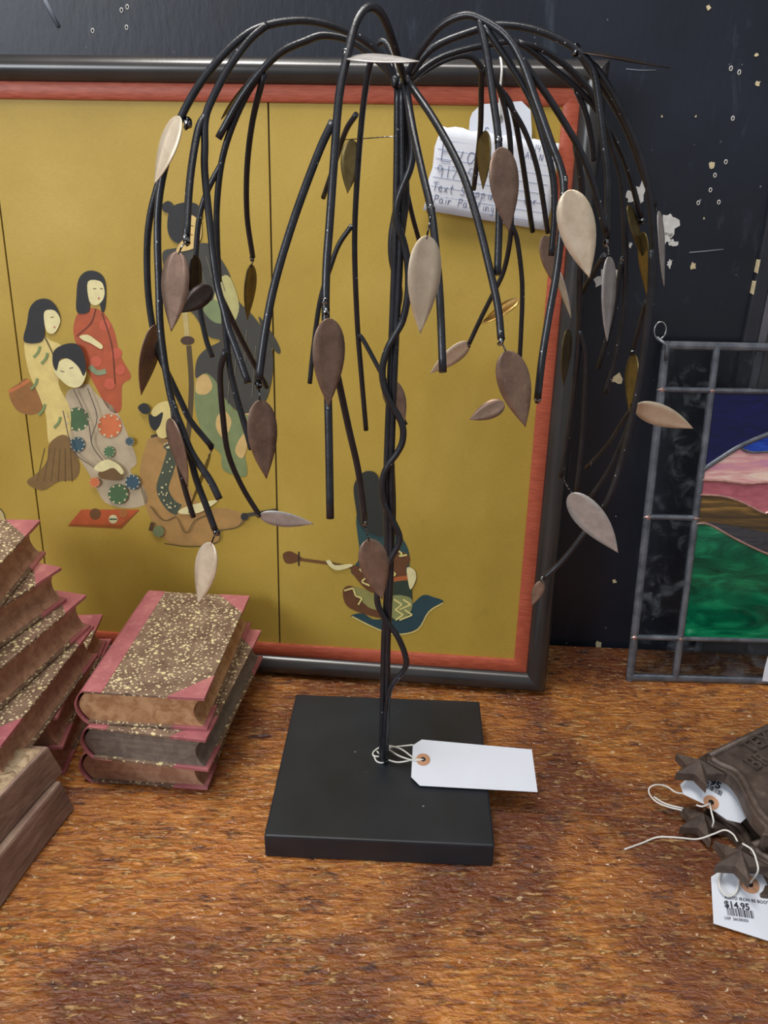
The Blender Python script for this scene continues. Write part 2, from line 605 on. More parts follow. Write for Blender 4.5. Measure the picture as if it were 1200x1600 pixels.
for i, (x, y, r, e) in enumerate([(1045, 352, 0.0085, 1.3), (1040, 372, 0.006, 1.0), (1051, 380, 0.004, 0.8), (1001, 300, 0.005, 2.2), (988, 308, 0.0055, 1.2),
                                  (943, 437, 0.0075, 1.1), (957, 428, 0.005, 1.3), (1046, 412, 0.0028, 1.6), (985, 383, 0.0016, 1.8)]):
    blob('paint_chip', x, y, r, PLASTER, i, 16, e)
for i, (x, y, r) in enumerate([(965, 592, 0.0055), (1083, 415, 0.0028), (960, 908, 0.002), (1112, 258, 0.0024), (1107, 12, 0.0018), (1184, 131, 0.002), (1182, 86, 0.0014), (1100, 341, 0.0008), (1034, 182, 0.0008), (1087, 182, 0.0007), (935, 1007, 0.004)]):
    blob('paint_chip', x, y, r, CHIPY, 50 + i, 9, 1.2)
for i, (x, y) in enumerate([(1142, 107), (1155, 113), (1145, 185), (1134, 253), (1117, 274), (1110, 297), (1091, 317), (1123, 316), (190, 16), (199, 11), (198, 43), (145, 48)]):
    u, v = WALL.uv(x, y)
    ring = [WALL.p(u + 0.0013 * math.cos(a), v + 0.0019 * math.sin(a), 0.0003) for a in np.linspace(0, 2 * math.pi, 10, endpoint=False)]
    h = tube('screw_hole', ring, 0.0005, PLASTER, wall, 5, True)
    slab('hole_centre', [WALL.p(u + 0.0010 * math.cos(a), v + 0.0015 * math.sin(a), -0.0005) for a in np.linspace(0, 2 * math.pi, 8, endpoint=False)],
         [WALL.p(u + 0.0010 * math.cos(a), v + 0.0015 * math.sin(a), 0.0003) for a in np.linspace(0, 2 * math.pi, 8, endpoint=False)], HOLE, h)


def scuff(pts, r):
    P = [WALL.p(*WALL.uv(x, y), 0.0) for x, y in pts]
    o = tube('scuff_mark', P, r, SCUFF, wall, 4)


scuff([(1077, 395), (1100, 393), (1130, 390)], 0.0008)
scuff([(70, 0), (80, 20), (92, 42)], 0.0022)
scuff([(978, 108), (1000, 110), (1025, 110)], 0.0006)

# painted trim and grey panel at the right
tr = wslab('trim_1', 0.161, 0.176, -0.75, 2.0, -0.001, 0.006, TRIMM, None, 0.002)
tag(tr, 'black painted vertical trim on the wall at the right', kind='structure')
for (x, y) in [(1168, 415), (1162, 448)]:
    u, v = WALL.uv(x, y)
    o = slab('paint_chip', [WALL.p(0.1602 + a, v + b, 0.0005) for a, b in ((0, -0.006), (0.002, -0.007), (0.002, 0.007), (0, 0.006))],
             [WALL.p(0.1602 + a, v + b, 0.0062) for a, b in ((0, -0.006), (0.002, -0.007), (0.002, 0.007), (0, 0.006))], CHIPY, tr)
t2 = wslab('trim_2', 0.1765, 0.186, -0.75, 2.0, -0.001, 0.0045, STRIPM, None, 0.002)
tag(t2, 'grey narrow strip beside the black vertical trim', kind='structure')
t3 = wslab('wall_right', 0.1865, 1.3, -0.75, 2.0, 0.0005, 0.003, PANELM)
tag(t3, 'grey-brown panel on the wall right of the trim', kind='structure')

fl = box('floor', (0, 0, -0.765), (5, 3.6, 0.03), plain('dark_floor', (70, 62, 56), 0.6))
tag(fl, 'dark shop floor below the table', kind='structure')

# ------------------------------------------------------------------ table of broad planks
table = empty('table', (0, 0.35, -0.75))
tag(table, 'worn varnished plank table with scratches and stains', 'table')


def tline(x, base):
    return base + math.tan(WYAW) * (x - 0.216)


edges = [-0.25, -0.05, 0.140, 0.345, 0.5862, 0.874]
for k in range(len(edges) - 1):
    a, b = edges[k], edges[k + 1] - 0.0007
    lo, hi = [], []
    for x, yy in ((-1.15, a), (1.15, a), (1.15, b), (-1.15, b)):
        y = tline(x, yy)
        lo.append((x, y, -0.035))
        hi.append((x, y, 0.0))
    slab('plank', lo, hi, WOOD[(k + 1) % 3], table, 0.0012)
for x in (-1.08, 1.08):
    for yy in (-0.17, 0.80):
        box('leg', (x, tline(x, yy), -0.3925), (0.07, 0.07, 0.715), WOOD[1], table, 0.004)

# ------------------------------------------------------------------ framed picture leaning on the wall
PYAW, PTILT = math.radians(-5.0), math.radians(4.75)
PIC = Plane((0.18504, 0.775, 0.0018), PYAW, PTILT)
picture = empty('framed_picture', PIC.p(-0.45, 0))
tag(picture, 'large framed gold painting of robed figures leaning on the black wall', 'picture')
UL, UR, VB, VT = -0.90, 0.004, 0.0, 0.6455       # outer rectangle
DW, RW = 0.0235, 0.0145                           # dark rail and red liner widths
# dark half-round moulding profile (d = in from the outer edge, n = out of the wall)
prof_d = [(0.0, -0.016), (0.0, -0.002), (0.0015, 0.004), (0.005, 0.0085), (0.0105, 0.0105), (0.016, 0.009), (0.0205, 0.0055), (DW, 0.001), (DW, -0.016)]
prof_r = [(DW, -0.012), (DW, 0.0012), (DW + 0.002, 0.002), (DW + RW - 0.002, 0.0005), (DW + RW, -0.001), (DW + RW, -0.012)]
R_D = 0.006


def rails(name, prof, mat):
    rect = [(UL, VB), (UR, VB), (UR, VT), (UL, VT)]
    for k in range(4):
        (u0, v0), (u1, v1) = rect[k], rect[(k + 1) % 4]
        L = math.hypot(u1 - u0, v1 - v0)
        du, dv = (u1 - u0) / L, (v1 - v0) / L
        nu, nv = -dv, du  # inward
        A = [PIC.p(u0 + du * d + nu * d, v0 + dv * d + nv * d, n) for d, n in prof]
        B = [PIC.p(u1 - du * d + nu * d, v1 - dv * d + nv * d, n) for d, n in prof]
        m = len(prof)
        vs = A + B
        fs = [(i, (i + 1) % m, m + (i + 1) % m, m + i) for i in range(m)] + [tuple(range(m - 1, -1, -1)), tuple(range(m, 2 * m))]
        bm = bmesh.new()
        bv = [bm.verts.new(tuple(v)) for v in vs]
        for f in fs:
            bm.faces.new([bv[i] for i in f])
        o = bmobj(name, bm, mat, picture)
        o.data.polygons.foreach_set('use_smooth', [len(p.vertices) == 4 for p in o.data.polygons])
        o.data.set_sharp_from_angle(angle=math.radians(40)) if hasattr(o.data, 'set_sharp_from_angle') else None


rails('frame_rail', prof_d, FRAMEM)
rails('liner_strip', prof_r, LINERM)
GU0, GU1, GV0, GV1 = UL + DW + RW, UR - DW - RW, VB + DW + RW, VT - DW - RW
GN = -0.003


def pslab(name, u0, u1, v0, v1, n0, n1, mat):
    q = [(u0, v0), (u1, v0), (u1, v1), (u0, v1)]
    return slab(name, [PIC.p(u, v, n0) for u, v in q], [PIC.p(u, v, n1) for u, v in q], mat, picture)


pslab('backing', UL + 0.01, UR - 0.01, VB + 0.01, VT - 0.01, -0.015, -0.010, WOODBACK)
pslab('fold_backing', GU0 - 0.002, GU1 + 0.002, GV0 - 0.002, GV1 + 0.002, -0.0095, -0.0052, FOLDM)
F1, F2 = -0.3058, -0.5812
for a, b in ((GU0, F2 - 0.0009), (F2 + 0.0009, F1 - 0.0009), (F1 + 0.0009, GU1)):
    pslab('silk_panel', a, b, GV0, GV1, -0.005, GN, SILK)

# painted robed figures: flat paint on the silk
PAINT = {}


def paint(rgb):
    if rgb not in PAINT:
        PAINT[rgb] = plain('paint_%02x%02x%02x' % rgb, rgb, 0.6, 0, 0.10, 90)
    return PAINT[rgb]


class Fig:
    def __init__(s, name, label):
        s.name, s.label = name, label
        s.v, s.f, s.mi, s.mats, s.k = [], [], [], [], 0

    def poly(s, pts, rgb, smooth=True):
        s.k += 1
        if smooth:
            pts = [tuple(p) for p in catmull(pts, 4, True)]
        off = GN + 0.00015 + s.k * 0.00006
        P = [PIC.p(*PIC.uv(x, y, GN), off) for x, y in pts]
        bm = bmesh.new()
        f = bm.faces.new([bm.verts.new(tuple(p)) for p in P])
        bmesh.ops.triangulate(bm, faces=[f])
        bm.verts.index_update()
        b = len(s.v)
        s.v += [tuple(v.co) for v in bm.verts]
        m = paint(rgb)
        if m not in s.mats:
            s.mats.append(m)
        for fc in bm.faces:
            s.f.append(tuple(b + v.index for v in fc.verts))
            s.mi.append(s.mats.index(m))
        bm.free()

    def disc(s, x, y, r, rgb, ry=None, n=12):
        s.poly([(x + r * math.cos(a), y + (ry or r) * math.sin(a)) for a in np.linspace(0, 2 * math.pi, n, endpoint=False)], rgb, False)

    def line(s, pts, wd, rgb):
        pts = [np.array(p, float) for p in pts]
        if len(pts) > 2:
            pts = catmull(pts, 4)
        L, R = [], []
        for i in range(len(pts)):
            d = pts[min(i + 1, len(pts) - 1)] - pts[max(i - 1, 0)]
            d /= np.linalg.norm(d) + 1e-9
            nn = np.array([-d[1], d[0]]) * wd / 2
            L.append(pts[i] + nn)
            R.append(pts[i] - nn)
        s.k += 1
        off = GN + 0.00015 + s.k * 0.00006
        b = len(s.v)
        s.v += [tuple(PIC.p(*PIC.uv(q[0], q[1], GN), off)) for q in L + R]
        m = paint(rgb)
        if m not in s.mats:
            s.mats.append(m)
        n = len(L)
        for i in range(n - 1):
            s.f.append((b + i, b + n + i, b + n + i + 1, b + i + 1))
            s.mi.append(s.mats.index(m))

    def done(s):
        o = mesh(s.name, s.v, s.f, s.mats, picture, False, s.mi)
        o['label'] = s.label


BLK, SKIN = (38, 38, 40), (226, 214, 158)
OUT = (92, 76, 44)
g = Fig('painted_figure', 'painted girl in a red robe')
g.poly([(125, 487), (136, 482), (150, 482), (163, 490), (178, 515), (188, 555), (205, 588), (191, 602), (189, 640), (172, 642), (150, 605), (128, 560), (115, 522), (118, 497)], (176, 84, 48))
for x, y, r in ((164, 508, 9), (182, 552, 9), (150, 565, 9), (188, 578, 8), (172, 600, 9)):
    g.disc(x, y, r, (196, 92, 66))
g.line([(140, 572), (152, 582), (166, 580)], 8, (134, 146, 110))
g.line([(150, 482), (142, 505), (120, 525)], 1.5, (96, 50, 34))
g.line([(160, 490), (175, 540), (180, 600)], 1.5, (96, 50, 34))
g.poly([(121, 488), (120, 460), (123, 437), (133, 425), (147, 423), (160, 430), (166, 446), (165, 478), (160, 488), (154, 470), (142, 470), (139, 487)], BLK)
g.poly([(138, 440), (158, 440), (164, 456), (160, 470), (150, 477), (140, 470)], SKIN)
g.line([(146, 451), (151, 451)], 1.3, (90, 74, 50))
g.line([(157, 451), (161, 451)], 1.3, (90, 74, 50))
g.disc(155, 466, 2, (196, 130, 110))
g.poly([(125, 525), (138, 523), (152, 532), (161, 540), (158, 545), (142, 536), (130, 531)], SKIN)
g.done()
g = Fig('painted_figure', 'painted girl in a cream robe holding a basket')
g.poly([(14, 612), (28, 600), (44, 592), (66, 625), (62, 643), (44, 648), (24, 638)], (146, 98, 48))
g.line([(14, 612), (30, 604), (46, 594)], 5, (192, 110, 62))
g.poly([(39, 533), (66, 524), (80, 532), (96, 540), (99, 560), (92, 600), (110, 640), (106, 690), (78, 695), (72, 650), (60, 615), (45, 580)], (218, 194, 120))
g.poly([(78, 692), (104, 680), (124, 722), (118, 748), (92, 752), (66, 766), (42, 753), (62, 736), (74, 718)], (128, 98, 54))
for k in range(6):
    g.line([(70 + k * 8, 700), (58 + k * 11, 752)], 1.2, (104, 78, 42))
for x, y in ((60, 550), (56, 600), (92, 660), (68, 640), (72, 560)):
    g.line([(x - 7, y + 8), (x, y), (x + 3, y - 9)], 4, (124, 142, 88))
g.line([(70, 525), (84, 555), (90, 580)], 1.6, OUT)
g.poly([(38, 533), (43, 505), (47, 482), (58, 469), (75, 467), (88, 478), (95, 495), (92, 503), (80, 486), (71, 488), (70, 508), (70, 524), (62, 535)], BLK)
g.poly([(71, 486), (86, 485), (95, 499), (91, 513), (84, 521), (74, 518), (70, 502)], SKIN)
g.line([(80, 496), (85, 495)], 1.3, (90, 74, 50))
g.disc(86, 511, 1.8, (196, 130, 110))
g.done()
g = Fig('painted_figure', 'painted seated woman in a grey robe with flower roundels')
g.poly([(105, 612), (120, 606), (138, 600), (152, 617), (182, 642), (204, 690), (214, 722), (204, 736), (224, 760), (230, 786), (200, 794), (166, 786), (150, 762), (140, 742), (116, 702), (103, 662), (102, 634)], (186, 168, 138))
for x, y, r, c in ((121, 655, 19, (74, 104, 66)), (172, 665, 19, (206, 112, 66)), (122, 694, 12, (58, 86, 96)), (172, 705, 9, (84, 116, 78)), (186, 771, 16, (74, 104, 66)), (209, 752, 12, (58, 86, 100)), (150, 752, 8, (206, 112, 66)), (205, 688, 7, (70, 90, 100))):
    g.disc(x, y, r, c)
    for a in np.linspace(0, 2 * math.pi, 9, endpoint=False):
        g.disc(x + r * 0.86 * math.cos(a), y + r * 0.86 * math.sin(a), r * 0.11, (206, 190, 150), None, 6)
g.poly([(158, 735), (180, 728), (196, 738), (186, 748), (160, 745)], (112, 84, 48))
g.line([(118, 606), (140, 655), (146, 690)], 1.6, (94, 80, 70))
g.line([(140, 605), (155, 650), (146, 690), (172, 728)], 1.6, (94, 80, 70))
g.line([(102, 640), (118, 702), (150, 728)], 1.6, (94, 80, 70))
g.poly([(150, 729), (168, 716), (186, 722), (196, 734), (192, 739), (180, 729), (162, 735)], SKIN)
g.poly([(88, 577), (100, 561), (116, 560), (132, 572), (138, 582), (131, 600), (118, 604), (104, 597)], SKIN)
g.poly([(86, 566), (88, 547), (104, 537), (122, 536), (133, 548), (138, 572), (134, 586), (126, 572), (112, 560), (98, 560), (92, 578)], BLK)
g.line([(98, 578), (104, 580)], 1.3, (90, 74, 50))
g.line([(112, 574), (118, 573)], 1.3, (90, 74, 50))
g.done()
g = Fig('painted_figure', 'painted seated man in a tan robe, seen from behind')
g.poly([(236, 682), (262, 682), (274, 692), (284, 724), (300, 772), (322, 794), (352, 794), (378, 802), (384, 814), (364, 826), (338, 828), (343, 842), (330, 851), (290, 852), (260, 845), (238, 815), (224, 780), (218, 742), (225, 705)], (172, 132, 76))
g.line([(236, 682), (252, 680), (272, 690)], 4, (70, 60, 46))
g.line([(262, 692), (270, 704), (262, 735), (254, 764), (266, 788), (280, 797)], 19, (74, 82, 64))
for k in range(34):
    tt = random.random()
    P = catmull([(262, 692), (270, 704), (262, 735), (254, 764), (266, 788), (280, 797)], 12)
    q = P[int(tt * (len(P) - 1))]
    g.disc(q[0] + random.uniform(-7, 7), q[1] + random.uniform(-2, 2), 1.5, (206, 196, 150), None, 6)
g.poly([(280, 797), (300, 788), (338, 780), (336, 786), (312, 800), (286, 802)], SKIN)
g.line([(236, 790), (256, 812), (276, 806)], 1.6, OUT)
g.line([(278, 808), (292, 832), (306, 812), (330, 802)], 1.6, OUT)
g.line([(258, 848), (300, 853), (340, 846), (346, 828)], 1.8, OUT)
g.line([(340, 828), (372, 822), (384, 806)], 1.8, OUT)
g.disc(249, 829, 9, (112, 122, 84))
g.line([(236, 828), (240, 815)], 6, (84, 60, 40))
g.line([(384, 804), (433, 796)], 6, (66, 62, 50))
g.disc(383, 806, 6, (46, 46, 46))
g.poly([(238, 642), (250, 629), (266, 626), (277, 634), (272, 660), (262, 682), (248, 680), (243, 655)], (214, 194, 124))
g.poly([(234, 646), (244, 650), (256, 643), (252, 662), (244, 672), (236, 664)], BLK)
g.poly([(217, 636), (225, 629), (233, 632), (237, 641), (226, 646)], BLK)
g.done()
g = Fig('painted_figure', 'painted standing figure in a dark grey and green robe with a sword')
g.line([(295, 540), (299, 600), (296, 660), (291, 702)], 8, (82, 66, 38))
g.line([(289, 486), (293, 530)], 8, (186, 166, 108))
g.disc(293, 532, 11, (70, 48, 34), 7)
g.poly([(404, 494), (425, 520), (438, 545), (434, 552), (416, 530)], (62, 60, 48))
g.poly([(308, 592), (322, 583), (344, 600), (366, 640), (384, 630), (402, 636), (388, 682), (382, 706), (386, 730), (384, 744), (366, 742), (348, 732), (344, 708), (324, 690), (308, 652), (304, 620)], (122, 134, 88))
g.poly([(310, 588), (324, 586), (332, 604), (322, 616), (306, 612)], (206, 172, 108))
g.poly([(340, 650), (352, 642), (362, 660), (350, 684), (338, 668)], (206, 172, 108))
g.poly([(372, 690), (384, 676), (386, 700), (378, 716), (368, 706)], (206, 172, 108))
g.poly([(374, 618), (388, 610), (398, 636), (384, 648)], (206, 172, 108))
g.poly([(254, 396), (272, 388), (292, 386), (325, 380), (345, 404), (360, 432), (354, 444), (372, 470), (396, 494), (420, 530), (427, 570), (418, 620), (400, 640), (376, 645), (352, 622), (338, 596), (322, 582), (306, 590), (308, 562), (322, 545), (345, 532), (324, 524), (304, 492), (284, 476), (262, 436)], (64, 62, 56))
g.poly([(344, 436), (360, 434), (374, 478), (362, 508), (344, 500), (332, 480)], (184, 176, 116))
g.poly([(318, 482), (336, 468), (348, 486), (346, 505), (330, 500)], (124, 138, 94))
for a in ((322, 400), (334, 395), (312, 410)):
    g.line([a, (a[0] + 18, a[1] + 60)], 1.2, (104, 100, 84))
for a in ((372, 520), (386, 515), (400, 540), (362, 550)):
    g.line([a, (a[0] - 6, a[1] + 80)], 1.2, (104, 100, 84))
g.poly([(288, 340), (302, 333), (314, 342), (315, 370), (306, 386), (290, 392), (276, 392), (284, 374)], (220, 188, 118))
g.poly([(262, 352), (266, 328), (280, 318), (304, 317), (316, 330), (314, 344), (300, 336), (290, 344), (287, 372), (278, 380), (266, 370)], BLK)
g.poly([(254, 320), (264, 314), (272, 322), (266, 332), (256, 330)], BLK)
g.line([(297, 352), (303, 353)], 1.2, (90, 74, 50))
g.line([(297, 366), (302, 367)], 1.4, (150, 90, 70))
g.done()
g = Fig('painted_figure', 'painted musician in a blue-green coat, seen from behind, holding a long-necked instrument')
g.line([(462, 873), (520, 881), (552, 887)], 5, (112, 76, 38))
g.poly([(442, 866), (452, 861), (464, 866), (472, 873), (458, 880), (446, 879)], (104, 66, 34))
g.line([(467, 862), (467, 884)], 2.5, (52, 40, 30))
g.poly([(548, 962), (566, 958), (590, 968), (636, 950), (660, 930), (678, 933), (693, 940), (672, 952), (652, 982), (618, 990), (586, 981), (562, 968)], (40, 68, 74))
g.line([(550, 963), (586, 981), (618, 991), (652, 984), (670, 956), (692, 942)], 2.2, (210, 190, 120))
g.poly([(536, 922), (548, 915), (566, 926), (600, 950), (606, 966), (572, 960), (542, 946)], (104, 64, 36))
g.poly([(552, 918), (580, 926), (602, 952), (575, 948)], (148, 142, 82))
g.poly([(557, 806), (584, 820), (612, 824), (632, 846), (640, 872), (632, 906), (598, 924), (566, 906), (548, 892), (562, 868)], (44, 74, 74))
g.poly([(604, 876), (628, 862), (641, 872), (634, 890), (636, 908), (604, 908)], (104, 64, 36))
g.poly([(548, 890), (560, 884), (580, 906), (592, 926), (572, 920)], (104, 64, 36))
g.poly([(606, 912), (638, 908), (644, 930), (640, 960), (612, 968), (600, 940)], (46, 60, 46))
g.poly([(610, 932), (642, 934), (640, 958), (614, 966)], (140, 142, 88))
g.line([(604, 906), (638, 902)], 7, (176, 96, 50))
zz = [(616, 936), (628, 944), (618, 952), (630, 960), (618, 968)]
for k in range(len(zz) - 1):
    g.line([zz[k], zz[k + 1]], 2.6, (222, 208, 130))
    g.line([(zz[k][0] + 14, zz[k][1]), (zz[k + 1][0] + 14 - 8 * (k % 2), zz[k + 1][1])], 2.6, (222, 208, 130))
zz = [(538, 922), (552, 918), (556, 930), (566, 934), (560, 944)]
for k in range(len(zz) - 1):
    g.line([zz[k], zz[k + 1]], 2.6, (222, 208, 130))
g.line([(562, 888), (572, 900), (566, 908), (578, 914)], 2.6, (222, 208, 130))
g.line([(620, 858), (628, 864), (624, 868), (636, 866)], 2.6, (222, 208, 130))
g.line([(608, 890), (618, 896), (608, 902)], 2.6, (222, 208, 130))
g.poly([(550, 884), (530, 890), (518, 886), (510, 876), (516, 874), (524, 882), (548, 880)], SKIN)
g.poly([(636, 886), (648, 890), (650, 904), (642, 920), (638, 908)], SKIN)
g.poly([(553, 760), (562, 742), (576, 735), (590, 742), (600, 775), (608, 815), (600, 836), (580, 832), (562, 818), (556, 790)], (44, 46, 42))
g.done()
g = Fig('painted_figure', 'pale hem of a painted robe at the left edge')
g.poly([(-30, 770), (-8, 790), (4, 800), (9, 813), (-4, 830), (-40, 835)], (196, 176, 120))
g.line([(-8, 788), (5, 800), (9, 814)], 1.8, OUT)
g.done()
g = Fig('painted_tray', 'painted red tray with small cups')
g.poly([(106, 822), (126, 797), (218, 797), (190, 826)], (150, 82, 34), False)
g.poly([(108, 819), (127, 796), (218, 796), (188, 820)], (184, 88, 46), False)
g.disc(149, 803, 9, (112, 74, 38))
g.disc(177, 811, 7, (206, 200, 150))
g.line([(171, 811), (183, 811)], 2.5, (60, 82, 60))
g.disc(193, 802, 7, (170, 104, 54))
g.done()

# ------------------------------------------------------------------ the notes hanging over the picture
def sheet(name, pts, plane, off, mat, parent, thick=0.0004, bend=0.0):
    P = [plane.uv(x, y, off) for x, y in pts]
    cu = sum(p[0] for p in P) / len(P)
    nn = [off + bend * ((u - cu) / 0.06) ** 2 for u, v in P]
    return slab(name, [plane.p(u, v, n) for (u, v), n in zip(P, nn)], [plane.p(u, v, n + thick) for (u, v), n in zip(P, nn)], mat, parent)


u0_, v0_ = PIC.uv(780, 190, 0.004)
ht = empty('hang_tag', PIC.p(u0_, v0_, 0.004))
tag(ht, 'white clipped-corner tag hung by string over the picture frame', 'tag')
sheet('card', [(731, 226), (734, 186), (738, 176), (752, 163), (815, 158), (829, 172), (831, 206), (830, 240)], PIC, 0.004, PAPER, ht)
ring = [PIC.p(*PIC.uv(781 + 6 * math.cos(a), 186 + 7 * math.sin(a), 0.0046), 0.0046) for a in np.linspace(0, 2 * math.pi, 12, endpoint=False)]
slab('eyelet', [p - PIC.N * 0.0004 for p in ring], ring, plain('grey_eyelet', (150, 146, 146), 0.6), ht)
sp_ = [PIC.p(*PIC.uv(x, y, n), n) for x, y, n in ((781, 184, 0.006), (781, 160, 0.008), (782, 135, 0.012), (784, 110, 0.0135), (783, 96, 0.009), (782, 91, 0.002), (782, 90, -0.012))]
tube('string', catmull(sp_, 4), 0.0011, STRING, ht, 6)

u0_, v0_ = PIC.uv(770, 270, 0.006)
note = empty('paper_note', PIC.p(u0_, v0_, 0.006))
tag(note, 'handwritten white paper note stuck on the gold picture behind the branches', 'note')
# one torn sheet, gently wavy
q = [(687, 196), (883, 226), (853, 360), (662, 328)]
nx_, ny_ = 16, 8
vs, fs = [], []
for j in range(ny_ + 1):
    for i in range(nx_ + 1):
        a, b = i / nx_, j / ny_
        x = (1 - b) * ((1 - a) * q[0][0] + a * q[1][0]) + b * ((1 - a) * q[3][0] + a * q[2][0])
        y = (1 - b) * ((1 - a) * q[0][1] + a * q[1][1]) + b * ((1 - a) * q[3][1] + a * q[2][1])
        if i == nx_:
            x -= 9 * max(0, 1 - b * 1.4)
        if j == 0:
            y += 2.2 * math.sin(i * 1.9)
        if i == 0:
            x += 1.6 * math.sin(j * 2.1)
        off = 0.0085 + 0.0012 * math.sin(a * 5) + 0.001 * math.sin(b * 4 + 1)
        vs.append(PIC.p(*PIC.uv(x, y, 0.008), off))
for j in range(ny_):
    for i in range(nx_):
        k = j * (nx_ + 1) + i
        fs.append((k, k + 1, k + nx_ + 2, k + nx_ + 1))
nsheet = mesh('sheet', vs, fs, NOTEP, note, True)
md = nsheet.modifiers.new('thickness', 'SOLIDIFY')
md.thickness = 0.0003


def noteoff(x, y):
    # same undulation as the sheet, plus a hair
    a = min(max((x - 672) / 198.0, 0), 1)
    b = min(max((y - 210 - a * 30) / 132.0, 0), 1)
    return 0.0085 + 0.0012 * math.sin(a * 5) + 0.001 * math.sin(b * 4 + 1) + 0.0006


GL = {  # simple pen strokes in a 1 x 1 box, y up; descenders below 0
    'E': [[(0.1, 0.97), (0.06, 0.03)], [(0.1, 0.97), (0.8, 1.0)], [(0.06, 0.03), (0.8, 0.0)], [(0.08, 0.5), (0.6, 0.54)]],
    'v': [[(0.05, 0.6), (0.35, 0.0), (0.7, 0.62)]],
    'a': [[(0.65, 0.55), (0.3, 0.6), (0.1, 0.3), (0.25, 0.0), (0.6, 0.25), (0.66, 0.55), (0.68, 0.1), (0.85, 0.02)]],
    '9': [[(0.65, 0.75), (0.3, 1.0), (0.1, 0.7), (0.4, 0.5), (0.66, 0.8), (0.6, 0.0)]],
    '1': [[(0.4, 1.0), (0.35, 0.0)]], '7': [[(0.1, 0.95), (0.75, 1.0), (0.35, 0.0)]],
    '5': [[(0.7, 1.0), (0.3, 1.0), (0.2, 0.55), (0.6, 0.5), (0.6, 0.1), (0.15, 0.0)]],
    '4': [[(0.2, 1.0), (0.1, 0.5), (0.7, 0.45)], [(0.6, 0.9), (0.5, 0.0)]],
    'T': [[(0.0, 0.95), (0.9, 1.0)], [(0.45, 1.0), (0.4, 0.0)]],
    'e': [[(0.1, 0.3), (0.6, 0.38), (0.4, 0.62), (0.12, 0.35), (0.3, 0.0), (0.7, 0.12)]],
    'x': [[(0.1, 0.55), (0.6, 0.0)], [(0.6, 0.6), (0.1, 0.0)]],
    't': [[(0.4, 0.95), (0.3, 0.1), (0.6, 0.02)], [(0.1, 0.62), (0.65, 0.66)]],
    'S': [[(0.75, 0.9), (0.3, 0.95), (0.2, 0.6), (0.65, 0.35), (0.45, 0.0), (0.05, 0.1)]],
    'h': [[(0.15, 1.0), (0.1, 0.0), (0.35, 0.55), (0.6, 0.4), (0.6, 0.0)]],
    'o': [[(0.4, 0.6), (0.1, 0.3), (0.35, 0.0), (0.65, 0.3), (0.4, 0.6)]],
    'i': [[(0.35, 0.55), (0.35, 0.0)], [(0.36, 0.82), (0.38, 0.88)]],
    'p': [[(0.15, 0.6), (0.05, -0.5)], [(0.14, 0.5), (0.5, 0.6), (0.55, 0.2), (0.14, 0.05)]],
    'n': [[(0.1, 0.6), (0.1, 0.0), (0.35, 0.55), (0.6, 0.45), (0.62, 0.0)]],
    'g': [[(0.6, 0.5), (0.25, 0.58), (0.15, 0.2), (0.55, 0.2), (0.6, 0.55), (0.5, -0.45), (0.1, -0.3)]],
    'P': [[(0.2, 0.95), (0.1, 0.0)], [(0.15, 0.95), (0.7, 0.9), (0.65, 0.55), (0.15, 0.5)]],
    'r': [[(0.15, 0.6), (0.12, 0.0), (0.3, 0.5), (0.6, 0.58)]],
    's': [[(0.55, 0.55), (0.2, 0.5), (0.5, 0.25), (0.35, 0.0), (0.05, 0.05)]],
    'A': [[(0.05, 0.0), (0.4, 1.0), (0.7, 0.0)], [(0.2, 0.4), (0.6, 0.4)]],
    'N': [[(0.1, 0.0), (0.15, 1.0), (0.6, 0.0), (0.68, 1.0)]], 'l': [[(0.3, 1.0), (0.3, 0.0)]],
    'C': [[(0.75, 0.85), (0.3, 0.95), (0.1, 0.5), (0.35, 0.02), (0.75, 0.12)]],
}


def hand(text, x, y, h, wd, rot, r, tracking=0.92, plane_off=noteoff, parent=None):
    vs, fs = [], []
    cx = 0.0
    ca, sa = math.cos(rot), math.sin(rot)
    for ch in text:
        if ch in GL:
            for st in GL[ch]:
                P = []
                for a, b in (catmull(st, 4) if len(st) > 2 else st):
                    lx, ly = cx + a * wd, -b * h
                    px, py = x + lx * ca - ly * sa, y + lx * sa + ly * ca
                    off = plane_off(px, py)
                    P.append(PIC.p(*PIC.uv(px, py, 0.008), off))
                v2, f2 = tube_data(P, r, 4)
                b0 = len(vs)
                vs += v2
                fs += [tuple(b0 + i for i in f) for f in f2]
        cx += wd * (tracking if ch not in 'il1' else 0.62)
    o = mesh('handwriting', vs, fs, INK, parent)
    return o


hand('Eva', 688, 252, 30, 20, 0.10, 0.00030, 1.0, parent=nsheet)
hand('917 5', 681, 276, 19, 14, 0.13, 0.00027, parent=nsheet)
hand('Text Shipping', 675, 297, 14, 9.6, 0.17, 0.00025, parent=nsheet)
hand('Pair Paintings', 677, 316, 13, 8.8, 0.17, 0.00025, parent=nsheet)
hand('914 Ave', 826, 235, 11, 8, 0.16, 0.0003, parent=nsheet)
hand('Av N lla', 820, 247, 10, 8, 0.16, 0.0003, parent=nsheet)
hand('ter', 818, 319, 10, 8, 0.0, 0.0003, parent=nsheet)
hand('C x', 757, 208, 10, 9, 0.05, 0.0003, plane_off=lambda x, y: 0.0047, parent=ht)
vs, fs = [], []
for k in range(8):
    P = []
    for a in np.linspace(0.03, 0.95, 14):
        b = 0.1 + k * 0.115
        x = 683 - 22 * b + a * 192
        y = 204 + 126 * b + a * 30
        P.append(PIC.p(*PIC.uv(x, y, 0.008), noteoff(x, y) - 0.0004))
    v2, f2 = tube_data(P, 0.0002, 4)
    b0 = len(vs)
    vs += v2
    fs += [tuple(b0 + i for i in f) for f in f2]
mesh('ruled_lines', vs, fs, NOTELINE, nsheet)

